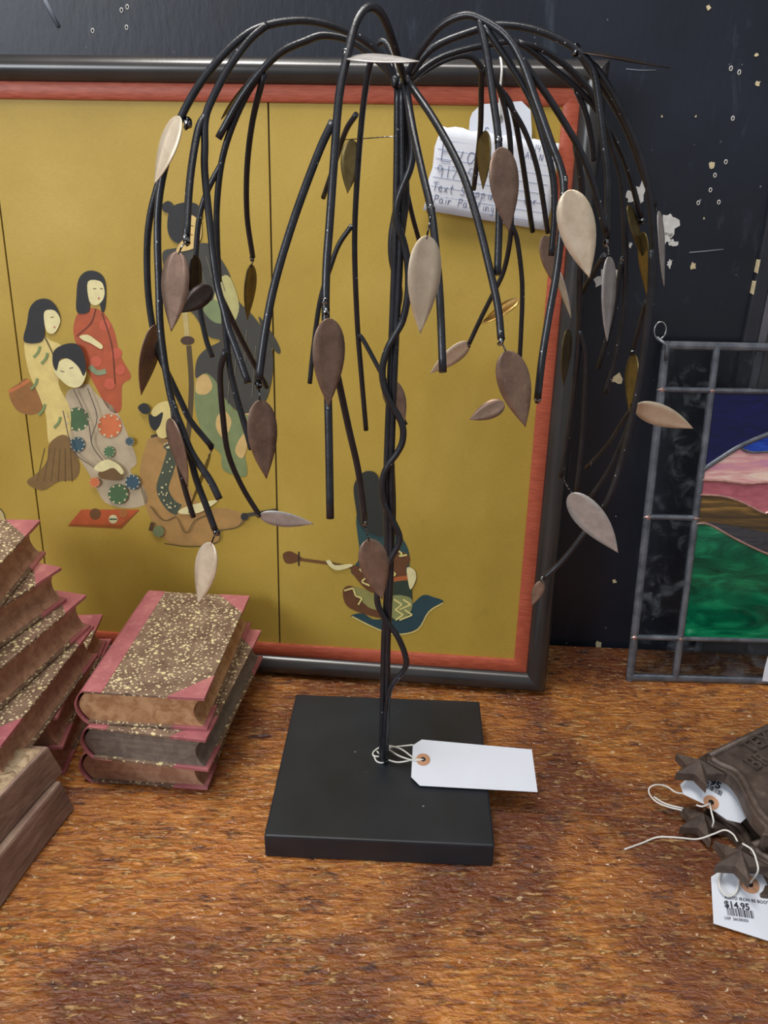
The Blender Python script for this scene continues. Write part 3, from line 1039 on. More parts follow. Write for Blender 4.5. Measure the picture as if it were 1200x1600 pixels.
# ------------------------------------------------------------------ stained glass panel leaning at the right
GP = Plane(onz(978, 1063), math.radians(-1.0), math.radians(9.0))
glass = empty('stained_glass_panel', GP.p(0.18, 0))
tag(glass, 'leaded stained glass landscape panel with clear border leaning at the right', 'stained glass')
GW, GH = 0.36, 0.3935
BU = 0.0575
V1 = GP.uv(1030, 996)[1]
V2 = GP.uv(1040, 808)[1]
V3 = GP.uv(1060, 609)[1]
T = 0.0015


def gpiece(uvs, mat, n0=-T, n1=T):
    slab('glass_piece', [GP.p(u, v, n0) for u, v in uvs], [GP.p(u, v, n1) for u, v in uvs], mat, glass)


def rect(u0, u1, v0, v1):
    return [(u0, v0), (u1, v0), (u1, v1), (u0, v1)]


for u0, u1 in ((0.002, BU), (GW - BU, GW - 0.002)):
    for v0, v1 in ((0.002, V1), (V1, V2), (V2, V3), (V3, GH - 0.002)):
        gpiece(rect(u0, u1, v0, v1), CLEAR)
gpiece(rect(BU, GW - BU, 0.002, V1), CLEAR)
gpiece(rect(BU, GW - BU, V3, GH - 0.002), CLEAR)


def came(name, uvs, w_, d_, mat=LEAD, n=0.0):
    """flat-backed rounded lead strip along a line on the panel"""
    P = [GP.p(u, v, n) for u, v in uvs]
    vs, fs = [], []
    pr = [(-1, -0.6), (-1, 0.25), (-0.6, 0.8), (0, 1.0), (0.6, 0.8), (1, 0.25), (1, -0.6)]
    m = len(pr)
    for i in range(len(P)):
        t_ = P[min(i + 1, len(P) - 1)] - P[max(i - 1, 0)]
        t_ /= np.linalg.norm(t_)
        sd = np.cross(t_, GP.N)
        for a, b in pr:
            vs.append(P[i] + sd * a * w_ + GP.N * b * d_)
    for i in range(len(P) - 1):
        for k in range(m):
            k2 = (k + 1) % m
            fs.append((i * m + k, i * m + k2, (i + 1) * m + k2, (i + 1) * m + k))
    fs.append(tuple(range(m - 1, -1, -1)))
    fs.append(tuple((len(P) - 1) * m + k for k in range(m)))
    bm = bmesh.new()
    bv = [bm.verts.new(tuple(v)) for v in vs]
    for f in fs:
        bm.faces.new([bv[i] for i in f])
    o = bmobj(name, bm, mat, glass)
    return o


E1 = 0.0045
for l in ([(0.0, E1), (GW, E1)], [(0, GH - E1), (GW, GH - E1)]):
    came('outer_came', l, E1, 0.0032)
for l in ([(E1, 0.0), (E1, GH)], [(GW - E1, 0), (GW - E1, GH)]):
    came('outer_came', l, E1, 0.0031)
for l in ([(BU, E1), (BU, GH - E1)], [(GW - BU, E1), (GW - BU, GH - E1)]):
    came('lead_came', l, 0.0040, 0.0036)
for v in (V1, V3):
    came('lead_came', [(E1, v), (GW - E1, v)], 0.0032, 0.0034)
for a, b in ((E1, BU), (GW - BU, GW - E1)):
    came('lead_came', [(a, V2), (b, V2)], 0.0032, 0.0034)

# the landscape, left part as seen, going on behind the edge of the photograph
C1, C2 = BU, GW - BU


def curve(px, cont):
    k = [GP.uv(x, y) for x, y in px]
    k[0] = (C1, k[0][1])
    return [tuple(p) for p in catmull(k + cont, 5)]


vq = lambda x, y: GP.uv(x, y)[1]
arc = curve([(1092, 735), (1120, 719), (1150, 700), (1175, 688), (1200, 678)], [(0.150, vq(1200, 678) + 0.012), (0.20, vq(1200, 678) + 0.004), (0.25, vq(1092, 735) + 0.02), (C2, vq(1092, 735) - 0.005)])
cl = curve([(1092, 749), (1130, 751), (1165, 755), (1200, 753)], [(0.17, vq(1200, 753) - 0.004), (0.24, vq(1200, 753) + 0.004), (C2, vq(1200, 753))])
ro = curve([(1090, 772), (1130, 775), (1160, 785), (1190, 800), (1200, 799)], [(0.16, vq(1200, 799) + 0.01), (0.22, vq(1200, 799) + 0.004), (C2, vq(1200, 780))])
gr = curve([(1083, 817), (1108, 819), (1150, 842), (1200, 865)], [(0.17, vq(1200, 865) - 0.004), (0.24, vq(1200, 840)), (C2, vq(1200, 830))])


def between(top, bot, mat):
    gpiece(list(bot) + list(top)[::-1], mat)


between([(C1, V3), (C2, V3)], arc, G_BLUE)
between(arc, cl, G_PINK)
between(cl, ro, G_ROSE)
between(ro, gr, G_BROWN)
between(gr, [(C1, V1), (C2, V1)], G_GREEN)
# bright blue lens under the arc and a smoky wedge over the green
uu = [GP.uv(x, y) for x, y in ((1158, 699), (1176, 689), (1200, 680))]
ul = [GP.uv(x, y) for x, y in ((1200, 704), (1178, 706))]
gpiece(uu + [(0.150, uu[2][1] + 0.008), (0.158, ul[0][1] + 0.004)] + ul, G_LBLUE, 0.0, T + 0.0006)
came('lead_came', [GP.uv(x, y) for x, y in ((1157, 700), (1166, 705), (1178, 706.5), (1200, 705))] + [(0.158, ul[0][1] + 0.004)], 0.0017, 0.0036)
sm = [GP.uv(x, y) for x, y in ((1090, 818), (1108, 821), (1150, 844), (1200, 866))]
gpiece([(u, v + 0.0005) for u, v in sm] + [GP.uv(1200, 832), GP.uv(1150, 822), GP.uv(1110, 815)], G_SMOKE, 0.0, T + 0.0006)
came('lead_came', arc, 0.0030, 0.0036)
for l in (cl, ro, gr):
    came('lead_came', l, 0.0016, 0.0036, COPPER)
for u in (BU, GW - BU, E1, GW - E1):
    for v in (V1, V2, V3):
        P0 = GP.p(u, v, 0.003)
        vs, fs = [], []
        rr = 0.0042
        ring = [GP.p(u + rr * (1.5 if k % 4 == 0 else 0.9 if k % 2 == 0 else 0.55) * math.cos(k * math.pi / 8), v + rr * (1.4 if k % 4 == 0 else 0.7 if k % 2 == 0 else 0.5) * math.sin(k * math.pi / 8), 0.0025) for k in range(16)]
        vs = ring + [GP.p(u, v, 0.0048)]
        mesh('solder_joint', vs, [(k, (k + 1) % 16, 16) for k in range(16)], COPPER, glass, True)
# small hanging ring on the top left corner
cu, cv = GP.uv(1031, 516)
ring = [GP.p(cu + 0.0062 * math.cos(a), cv + 0.0088 * math.sin(a), 0.001) for a in np.linspace(0, 2 * math.pi, 18, endpoint=False)]
tube('hanging_ring', ring, 0.0008, STEEL, glass, 6, True)
tube('ring_loop', [GP.p(cu - 0.003, cv - 0.0075, 0.001), GP.p(0.004, GH - 0.004, 0.003), GP.p(0.0045, GH - 0.02, 0.004)], 0.0021, LEAD, glass, 7)

# a white card standing at the foot of the glass, cut by the right edge of the view
sc_ = empty('standing_card', GP.p(GP.uv(1215, 1068)[0], 0.0, 0.012))
tag(sc_, 'small white card standing against the foot of the stained glass', 'card')
P_ = []
for x, y in ((1202, 1018), (1195, 1044), (1191, 1064), (1232, 1069), (1240, 1022)):
    u_, v_ = GP.uv(x, y, 0.006)
    P_.append((u_, max(v_, 0.0008)))
slab('card', [GP.p(u, v, 0.0055) for u, v in P_], [GP.p(u, v, 0.006) for u, v in P_], PAPER, sc_)

# ------------------------------------------------------------------ books
def book_parts(root, w_, L, t_, pages, rot, base, spine_r=0.42):
    """local axes: x from spine to fore edge, y from tail to head, z up"""
    ca, sa = math.cos(rot), math.sin(rot)

    def W(x, y, z):
        return (base[0] + x * ca - y * sa, base[1] + x * sa + y * ca, base[2] + z)
    bt = 0.0026
    # text block: rounded back and hollow fore edge
    sec = []
    z0, z1 = bt, t_ - bt
    n = 8
    for k in range(n + 1):
        f = k / n
        z = z0 + (z1 - z0) * f
        sec.append((w_ - 0.0035 - 0.0085 * math.sin(math.pi * f) ** 0.8, z))
    for k in range(n + 1):
        f = 1 - k / n
        z = z0 + (z1 - z0) * f
        sec.append((0.0105 - 0.0085 * math.sin(math.pi * f), z))
    slab('text_block', [W(x, 0.0028, z) for x, z in sec], [W(x, L - 0.0028, z) for x, z in sec], pages, root)
    bx = 0.009
    brd = {}
    for z in (0.0, t_ - bt):
        q = [(bx, 0), (w_, 0), (w_, L), (bx, L)]
        brd[z > 0.001] = slab('board', [W(x, y, z) for x, y in q], [W(x, y, z + bt) for x, y in q], MARBLE, root, 0.0007)
    # leather spine wrapping round onto both boards
    th = 0.0013
    strip = 0.027
    so, si = [], []
    so.append((strip, t_ + 0.0004))
    so.append((bx, t_ + 0.0004))
    for k in range(11):
        f = k / 10
        so.append((0.0085 - 0.0095 * math.sin(math.pi * f) ** 0.75, t_ + 0.0004 - (t_ + 0.0008) * f))
    so.append((bx, -0.0004))
    so.append((strip, -0.0004))
    for x, z in so:
        si.append((x + (th if x < bx else 0), z - 0.0008 if z > t_ - 0.002 else z + 0.0008 if z < 0.002 else z))
    sec = so + si[::-1]
    bm = bmesh.new()
    a = [bm.verts.new(W(x, -0.0003, z)) for x, z in sec]
    b = [bm.verts.new(W(x, L + 0.0003, z)) for x, z in sec]
    m = len(sec)
    for i in range(m):
        bm.faces.new((a[i], a[(i + 1) % m], b[(i + 1) % m], b[i]))
    h = m // 2
    for i in range(h - 1):
        bm.faces.new((a[i + 1], a[i], a[m - 1 - i], a[m - 2 - i]))
        bm.faces.new((b[i], b[i + 1], b[m - 2 - i], b[m - 1 - i]))
    bmobj('spine', bm, LEATHER, root)
    cw, cl_ = 0.034, 0.036
    for z in (-0.0003, t_ - bt - 0.0003):
        for yy, s in ((-0.0004, 1), (L + 0.0004, -1)):
            q = [(w_ + 0.0004, yy), (w_ + 0.0004, yy + s * cl_), (w_ - cw, yy)]
            slab('leather_corner', [W(x, y, z) for x, y in q], [W(x, y, z + bt + 0.0007) for x, y in q], LEATHER, brd[z > 0.001], 0.0004)


def book(label, corner, rot, z, t_, pages, w_=0.122, L=0.184, anchor='FR', group=None):
    """corner = table position of the named corner (fore edge side)"""
    ca, sa = math.cos(rot), math.sin(rot)
    lx, ly = (w_, 0.0) if anchor == 'FR' else (w_, L)
    base = (corner[0] - (lx * ca - ly * sa), corner[1] - (lx * sa + ly * ca), z)
    root = empty('antique_book', base)
    tag(root, label, 'book', group)
    book_parts(root, w_, L, t_, pages, rot, base)
    return root


BT = 0.0370
G3 = 'three books stacked beside the black base'
zc = [0.0004, BT + 0.0012, 2 * BT + 0.002]
p3 = onz(324, 1232, 0.002)
book('tan-edged half-leather book at the bottom of the pile of three', p3, math.radians(-3.5), zc[0], BT, PAGE_BROWN, 0.124, 0.186, 'FR', G3)
p2 = onz(321, 1158, 2 * BT)
book('grey-edged half-leather book in the middle of the pile of three', p2, math.radians(-7.5), zc[1], BT, PAGE_GREY, 0.122, 0.186, 'FR', G3)
p1 = onz(319, 1094, 3 * BT)
book('rose leather book with speckled cover lying on top of the pile of three', p1, math.radians(-3.8), zc[2], BT, PAGE_TAN, 0.122, 0.184, 'FR', G3)

G5 = 'books in the fanned pile at the left edge'
T5 = 0.0375
LS = [  # label, corner px, which corner, angle of the fore edge
    ('book with pale splashed cover topmost in the fanned pile at the left', (62, 813), 'BR', 90),
    ('speckled book second from the top of the fanned left pile', (95, 887), 'BR', 71),
    ('speckled book with purple back corner, third from the top of the fanned left pile', (134, 930), 'BR', 76),
    ('dark-edged book fourth from the top of the fanned left pile', (146, 978), 'BR', 85),
    ('book with purple front corner, second from the bottom of the fanned left pile', (89, 1121), 'FR', 95),
    ('book at the bottom of the fanned left pile, mostly in shadow', (92, 1163), 'FR', 92)]
for k, (lab, px, an, ang) in enumerate(LS):
    z = (5 - k) * (T5 + 0.0009) + 0.0005
    c = onz(px[0], px[1], z + T5)
    book(lab, (c[0], c[1]), math.radians(ang - 90), z, T5, PAGE_BROWN, 0.122, 0.184, an, G5)

# ------------------------------------------------------------------ two carved grey blocks, front left
def block(label, px_corner, ang, z0, z1, seed, carved=True):
    rnd = random.Random(seed)
    c = onz(px_corner[0], px_corner[1], z1)
    d = np.array([math.cos(ang), math.sin(ang)])          # along the long side, away from the camera
    e = np.array([-0.998, 0.055])                         # to the left
    Lw, Ww = 0.22, 0.15
    out = []
    c2 = np.array(c[:2])
    pts = [c2]
    for f in np.linspace(0.1, 0.9, 5):
        pts.append(c2 - d * Lw * f + e * rnd.uniform(-0.0015, 0.0015))
    pts.append(c2 - d * Lw)
    pts.append(c2 - d * Lw + e * Ww)
    pts.append(c2 + e * Ww)
    cen = sum(pts) / len(pts)
    root = empty('carved_block', (cen[0], cen[1], z0))
    tag(root, label, 'block', 'carved blocks at the front left')
    grow = lambda p, k: p + (p - cen) / np.linalg.norm(p - cen) * k
    slab('body', [(*grow(p, 0.010 if i == 0 else 0.004), z0) for i, p in enumerate(pts)], [(*p, z1 - 0.004) for p in pts], BLOCKM, root, 0.0025)
    if not carved:
        return root
    # carved top: a grid relief with ridges
    nx, ny = 30, 36
    vs, fs = [], []
    for j in range(ny + 1):
        for i in range(nx + 1):
            a, b = i / nx, j / ny
            p = c2 - d * Lw * (0.012 + 0.976 * b) + e * Ww * (0.012 + 0.976 * a)
            edge = min(a, 1 - a, b, 1 - b)
            u_, v_ = (a - 0.5) * Ww, (b - 0.5) * Lw
            rr = math.hypot(u_, v_)
            h = 0.0016 * math.sin(rr * 330) + 0.0014 * math.sin(u_ * 260 + 2 * math.sin(v_ * 90)) * math.cos(v_ * 210)
            h = h if edge > 0.06 else 0.0018
            if edge == 0:
                h = -0.004
            vs.append((p[0], p[1], z1 - 0.0022 + h))
    for j in range(ny):
        for i in range(nx):
            k = j * (nx + 1) + i
            fs.append((k, k + 1, k + nx + 2, k + nx + 1))
    mesh('carved_face', vs, fs, CARVEM, root, True)
    return root


B0 = onz(103, 1280)
block('lower grey carved block lying on the table at the front left', (94, 1214), math.radians(78), 0.0006, 0.042 + 0.004, 3, False)
block('upper grey carved block with pale carved face, on top of the other block', (75, 1160), math.radians(76), 0.0428, 0.0848, 5)

# ------------------------------------------------------------------ cast iron plaques with corner stars
def textmesh(body, size, extr, mat, parent, Mx, name='lettering', bold=0.0):
    cu_ = bpy.data.curves.new('t', 'FONT')
    cu_.body = body
    cu_.size = size
    cu_.extrude = extr
    cu_.offset = bold
    cu_.resolution_u = 3
    o = bpy.data.objects.new('t', cu_)
    COL.objects.link(o)
    bpy.context.view_layer.update()
    me = bpy.data.meshes.new_from_object(o.evaluated_get(bpy.context.evaluated_depsgraph_get()))
    bpy.data.objects.remove(o, do_unlink=True)
    me.transform(Mx)
    me.name = name
    me.materials.clear()
    return link(name, me, mat, parent)


def star_mesh(name, c, r, rot, z, h, th, Rm, root):
    vs, fs = [], []
    for k in range(10):
        a = rot + math.pi * k / 5
        rr = r if k % 2 == 0 else r * 0.42
        vs.append(Rm(c[0] + rr * math.cos(a), c[1] + rr * math.sin(a), z))
    vs.append(Rm(c[0], c[1], z + h))
    vs += [Rm(c[0] + (r if k % 2 == 0 else r * 0.42) * math.cos(rot + math.pi * k / 5), c[1] + (r if k % 2 == 0 else r * 0.42) * math.sin(rot + math.pi * k / 5), z - th) for k in range(10)]
    fs += [(k, (k + 1) % 10, 10) for k in range(10)]
    fs += [(11 + k, 11 + (k + 1) % 10, (k + 1) % 10, k) for k in range(10)]
    fs.append(tuple(range(20, 10, -1)))
    bm = bmesh.new()
    bv = [bm.verts.new(tuple(v)) for v in vs]
    for f in fs:
        bm.faces.new([bv[i] for i in f])
    return bmobj(name, bm, CAST, root)


def scraper(label, star_px, zbase, ang, letters, tilt=0.0):
    """plaque: local x along its top edge, local y up the plate; its top left corner carries a star"""
    th = 0.014
    sc = onz(star_px[0], star_px[1], zbase + th + 0.004)
    ca, sa = math.cos(ang), math.sin(ang)

    def Rm(x, y, z):
        return (sc[0] + x * ca - y * sa, sc[1] + x * sa + y * ca, zbase + z + x * tilt)
    root = empty('boot_scraper', (sc[0], sc[1], zbase))
    tag(root, label, 'boot scraper', 'cast iron boot scrapers')
    out = [SHAPE[0], SHAPE[1], SHAPE[2], SHAPE[3]] + [tuple(p) for p in catmull(SHAPE[4:], 4)]
    plate = slab('plate', [Rm(x, y, 0) for x, y in out], [Rm(x, y, th) for x, y in out], CAST, root, 0.003)
    rail = lambda P: tube('raised_border', [Rm(x, y, th) for x, y in P], 0.0034, CAST, plate, 8)
    rail([(0.020, SHAPE[0][1] - 0.004), (0.19, SHAPE[0][1] - 0.004)])
    rail([tuple(p) for p in catmull([(x + 0.007, y) for x, y in SHAPE[5:][::-1]], 4)])
    for (cx, cy) in ((0, 0), (0.2, 0), (0.2, -0.12)):
        star_mesh('star', (cx, cy), 0.0235, math.radians(198) - ang, th - 0.001, 0.0095, 0.008, Rm, root)
    if letters:
        Mx = Matrix.Translation(Vector(Rm(0, 0, 0))) @ Matrix.Rotation(ang, 4, 'Z')
        for txt, px in letters:
            q = onz(px[0], px[1], zbase + th) - sc
            ox, oy = q[0] * ca + q[1] * sa, -q[0] * sa + q[1] * ca
            textmesh(txt, 0.021, 0.0016, CAST, plate, Mx @ Matrix.Translation((ox, oy, th + 0.0012)), 'raised_lettering', 0.0003)
    return root


ZS = (0.0480, 0.0004, 0.0242)
A_ = onz(1106, 1176, ZS[0] + 0.014)
B_ = onz(1200, 1131, ZS[0] + 0.014)
SANG = math.atan2(B_[1] - A_[1], B_[0] - A_[0])
S0_ = onz(1092, 1193, ZS[0] + 0.018)


def sloc(x, y):
    q = onz(x, y, ZS[0] + 0.014) - S0_
    ca, sa = math.cos(SANG), math.sin(SANG)
    return (q[0] * ca + q[1] * sa, -q[0] * sa + q[1] * ca)


SHAPE = [sloc(1106, 1176), (0.20, sloc(1200, 1131)[1]), (0.205, -0.06), (0.2, -0.125), (0.12, -0.135), sloc(1212, 1305), sloc(1196, 1291), sloc(1178, 1272), sloc(1166, 1250), sloc(1156, 1228), sloc(1141, 1209), sloc(1118, 1198), sloc(1104, 1190)]
scraper('cast iron boot scraper with raised letters, on top of the stack at the right', (1092, 1193), ZS[0], SANG, [('TEX', (1172, 1180)), ('BR', (1180, 1206))])
scraper('cast iron boot scraper at the bottom of the stack, its star beside the folded tag', (1098, 1277), ZS[1], SANG + math.radians(-4), None)
scraper('middle cast iron boot scraper, its star resting over the printed price tag', (1156, 1335), ZS[2], SANG + math.radians(-6), None)


# ------------------------------------------------------------------ price tags
def tagcard(root, pts3, mat=PAPER, th=0.0004):
    n = np.cross(np.array(pts3[2]) - pts3[0], np.array(pts3[-2]) - pts3[0])
    n /= np.linalg.norm(n)
    if n[2] < 0:
        n = -n
    global CARD
    CARD = slab('card', [p - n * th for p in pts3], pts3, mat, root)
    return n


def eyelet(root, c, a, b, n, r):
    o = [c + (a * math.cos(t_) + b * math.sin(t_)) * r + n * 0.0004 for t_ in np.linspace(0, 2 * math.pi, 20, endpoint=False)]
    i = [c + (a * math.cos(t_) + b * math.sin(t_)) * r * 0.36 + n * 0.0007 for t_ in np.linspace(0, 2 * math.pi, 20, endpoint=False)]
    lo = [c + (a * math.cos(t_) + b * math.sin(t_)) * r for t_ in np.linspace(0, 2 * math.pi, 20, endpoint=False)]
    vs = o + i + lo
    fs = [(k, (k + 1) % 20, 20 + (k + 1) % 20, 20 + k) for k in range(20)] + [(40 + k, 40 + (k + 1) % 20, (k + 1) % 20, k) for k in range(20)]
    e = mesh('eyelet', vs, fs, EYELET, CARD)
    slab('eyelet_hole', [p - n * 0.0003 for p in i], [p - n * 0.0001 for p in i], HOLE, CARD)


def frame_of(pts):
    a = np.array(pts[1]) - pts[0]
    a = a / np.linalg.norm(a)
    return a


# tag tied round the trunk of the tree
TZ0, TZ1 = 0.0262, 0.040


def tz(y):
    return TZ0 + (TZ1 - TZ0) * (1237 - y) / 82.0


tp = empty('blank_price_tag', onz(740, 1230, 0.025))
tag(tp, 'blank white price tag tied by string to the foot of the metal tree', 'tag')
pts = [onz(x, y, tz(y - (x - 656) * 0.055)) for x, y in ((659, 1155.5), (645, 1164.5), (642.5, 1214), (656, 1227.5), (840, 1237.5), (831, 1171))]
n_ = tagcard(tp, pts)
a_ = (pts[4] - pts[3]) / np.linalg.norm(pts[4] - pts[3])
b_ = np.cross(n_, a_)
ce = onz(661, 1187, tz(1187))
eyelet(tp, ce, a_, b_, n_, 0.0068)


def zstring(root, pxs, r=0.0008, name='string', n=5):
    return tube(name, catmull([onz(x, y, z) for x, y, z in pxs], n), r, STRING, root, 6)


zstring(tp, [(663, 1187, 0.0345), (648, 1185, 0.0352), (628, 1171, 0.0355), (612, 1166, 0.032), (606, 1166, 0.030)])
zstring(tp, [(663, 1187, 0.0345), (646, 1188, 0.035), (626, 1182, 0.034), (612, 1174, 0.032), (606, 1170, 0.030)])
zstring(tp, [(646, 1164, 0.0385), (635, 1165, 0.036), (618, 1167, 0.032), (606, 1169, 0.029)])
zstring(tp, [(646, 1187, 0.034), (637, 1189, 0.0325), (621, 1191, 0.030), (606, 1187, 0.028), (596, 1183, 0.027), (584, 1181, 0.0265), (583, 1176, 0.0262), (588, 1171, 0.027), (593, 1168, 0.028)])
zstring(tp, [(584, 1180, 0.0265), (588, 1189, 0.026), (596, 1192, 0.0262), (604, 1189, 0.0275), (606, 1184, 0.028), (596, 1180, 0.027), (589, 1174, 0.0265)])

# printed tag hanging over the lowest scraper's star
t1 = empty('price_tag', onz(1160, 1440, 0.0))
tag(t1, 'white price tag printed $14.95 with barcode at the lower right', 'tag')
LZ = lambda y: 0.0020 + 0.016 * max(0, (1460 - y)) / 100.0
pts = [onz(x, y, LZ(y)) for x, y in ((1111, 1370), (1146, 1347), (1186, 1362), (1262, 1380), (1270, 1490), (1200, 1470), (1115, 1443))]
n1 = tagcard(t1, pts)
ex = onz(1245, 1392, LZ(1392)) - onz(1130, 1368, LZ(1368))
ex /= np.linalg.norm(ex)
# reading direction of the print: along the lines of text
r0, r1 = onz(1132, 1413, LZ(1413)), onz(1168, 1418, LZ(1418))
ex = (r1 - r0) / np.linalg.norm(r1 - r0)
ex = ex - n1 * (ex @ n1)
ex /= np.linalg.norm(ex)
ey = np.cross(n1, ex)
eyelet(t1, onz(1171, 1382, LZ(1382)) + n1 * 0.0002, ex, ey, n1, 0.0078)


def plane_text(root, txt, px, size, bold=0.0, nn=None, e1=None, e2=None, zf=None, mat=PRINT):
    o_ = onz(px[0], px[1], zf(px[1])) if callable(zf) else np.array(zf)
    o_ = o_ + nn * 0.0004
    Mx = Matrix(((e1[0], e2[0], nn[0], o_[0]), (e1[1], e2[1], nn[1], o_[1]), (e1[2], e2[2], nn[2], o_[2]), (0, 0, 0, 1)))
    return textmesh(txt, size, 0.0001, mat, CARD, Mx, 'printed_text', bold)


def tri_z(pl, px):
    """point of a card plane under a pixel"""
    P0, nn = pl
    d = ray(*px)
    return CAM + d * (((P0 - CAM) @ nn) / (d @ nn))


pl1 = (pts[0], n1)
for txt, px, sz, bd in (('$14.95', (1132, 1417), 0.0074, 0.00018), ('ASSTD IRON BS BOOT SCRAPER', (1132, 1404), 0.0036, 0.0), ('LGP  26C05333', (1132, 1436), 0.0029, 0.0)):
    plane_text(t1, txt, px, sz, bd, n1, ex, ey, tri_z(pl1, px))


def barcode(root, P0, e1, e2, nn, wd, ht_, seed):
    rnd = random.Random(seed)
    vs, fs = [], []
    x = 0
    while x < wd:
        b = rnd.choice((0.0004, 0.0006, 0.0011))
        q = [P0 + e1 * (x + dx) + e2 * dy + nn * 0.0004 for dx, dy in ((0, 0), (b, 0), (b, ht_), (0, ht_))]
        k = len(vs)
        vs += q
        fs.append((k, k + 1, k + 2, k + 3))
        x += b + rnd.choice((0.0004, 0.0006, 0.0009))
    mesh('barcode', vs, fs, PRINT, CARD)


barcode(t1, tri_z(pl1, (1137, 1430)), ex, ey, n1, 0.021, 0.0062, 4)
# its loop of string round the star
zstring(t1, [(1172, 1380, 0.0165), (1184, 1362, 0.040), (1182, 1345, 0.046), (1175, 1328, 0.050), (1160, 1318, 0.049)])
zstring(t1, [(1152, 1314, 0.047), (1145, 1303, 0.045), (1132, 1297, 0.042), (1115, 1303, 0.034), (1090, 1311, 0.024), (1062, 1309, 0.012), (1028, 1308, 0.004), (1004, 1317, 0.0012), (976, 1327, 0.001)])
zstring(t1, [(1137, 1348, 0.0215), (1126, 1362, 0.0205), (1124, 1385, 0.0175), (1136, 1400, 0.0145), (1150, 1394, 0.0155), (1154, 1372, 0.019), (1149, 1352, 0.0215)])

# folded tag under the top scraper
t2_ = empty('price_tag', onz(1110, 1240, 0.0))
tag(t2_, 'white price tag ending in .95, tucked under the top boot scraper', 'tag')
UZ = lambda x, y: 0.030 + 0.010 * max(0.0, (1262 - y)) / 50.0
pts = [onz(x, y, 0.037 + 0.0085 * (1250 - y) / 40.0) for x, y in ((1063, 1226), (1078, 1211), (1125, 1214), (1152, 1240), (1166, 1278), (1157, 1286), (1136, 1281), (1100, 1256), (1068, 1241))]
P3 = np.array(pts)
cen = P3.mean(0)
_, _, vt = np.linalg.svd(P3 - cen)
n2 = vt[2] if vt[2][2] > 0 else -vt[2]
P3 = [p - n2 * ((p - cen) @ n2) for p in P3]
CARD = slab('card', [p - n2 * 0.0004 for p in P3], P3, PAPER, t2_)
pl2 = (cen, n2)
e1 = tri_z(pl2, (1119, 1228)) - tri_z(pl2, (1106, 1221))
e1 /= np.linalg.norm(e1)
e2 = np.cross(n2, e1)
eyelet(t2_, tri_z(pl2, (1111, 1254)), e1, e2, n2, 0.0068)
plane_text(t2_, '.95', (1104, 1222), 0.010, 0.0003, n2, e1, e2, tri_z(pl2, (1104, 1223)))
barcode(t2_, tri_z(pl2, (1102, 1231)), e1, e2, n2, 0.014, 0.005, 8)
zstring(t2_, [(1110, 1255, 0.0375), (1098, 1260, 0.038), (1088, 1258, 0.037)])
zstring(t2_, [(1109, 1256, 0.0375), (1112, 1270, 0.037), (1115, 1283, 0.033), (1113, 1292, 0.026)])
zstring(t2_, [(1072, 1240, 0.038), (1056, 1238, 0.032), (1042, 1229, 0.028), (1026, 1226, 0.016), (1015, 1231, 0.010), (1015, 1241, 0.008), (1026, 1253, 0.010), (1045, 1261, 0.013), (1066, 1266, 0.016)])
zstring(t2_, [(1068, 1263, 0.0165), (1050, 1259, 0.014), (1034, 1253, 0.012), (1022, 1245, 0.010)])

# ------------------------------------------------------------------ the metal willow tree
TX, TY = 0.0038, 0.6275
BTOP = 0.0247
tree = empty('metal_willow_sculpture', (TX, TY, 0))
tag(tree, 'black metal weeping willow sculpture with bronze leaves on a square black base', 'sculpture')
box('base', (TX, TY, BTOP / 2 + 0.0002), (0.2, 0.2, BTOP), BASEM, tree, 0.0018, math.radians(-1.956))

BR = {}


def branch(key, pts, d0, d1, r=0.0025, par=None, pw=1.0, name='branch', n=5):
    """pixel polyline with its distance in front of the trunk going from d0 to d1 (metres)"""
    if par is not None:
        s = BR[par]
        d0 = min(s, key=lambda q: (q[0] - pts[0][0]) ** 2 + (q[1] - pts[0][1]) ** 2)[2]
    sm_ = catmull(pts, n)
    L = [0.0]
    for i in range(1, len(sm_)):
        L.append(L[-1] + np.linalg.norm(sm_[i] - sm_[i - 1]))
    S, P = [], []
    for p, l in zip(sm_, L):
        f = (l / L[-1]) ** pw
        d = d0 + (d1 - d0) * f
        S.append((p[0], p[1], d))
        P.append(ony(p[0], p[1], TY - d))
    BR[key] = S
    return tube(name, P, r, IRON, tree, 8)


def weld(px, d, r=0.0032, seed=0):
    rnd = random.Random(seed)
    bm = bmesh.new()
    bmesh.ops.create_icosphere(bm, subdivisions=2, radius=r * 0.82)
    for v in bm.verts:
        v.co *= 1 + rnd.uniform(-0.28, 0.28)
        v.co.z *= 1.45
        v.co += Vector(ony(px[0], px[1], TY - d))
    return bmobj('weld_bead', bm, WELD, tree, True)


PROF = [(0, 0.06), (0.012, 0.25), (0.035, 0.44), (0.075, 0.63), (0.13, 0.79), (0.2, 0.91), (0.28, 0.98), (0.36, 1.0), (0.46, 0.97), (0.56, 0.88), (0.66, 0.74), (0.76, 0.56), (0.86, 0.34), (0.95, 0.12), (1, 0.01)]


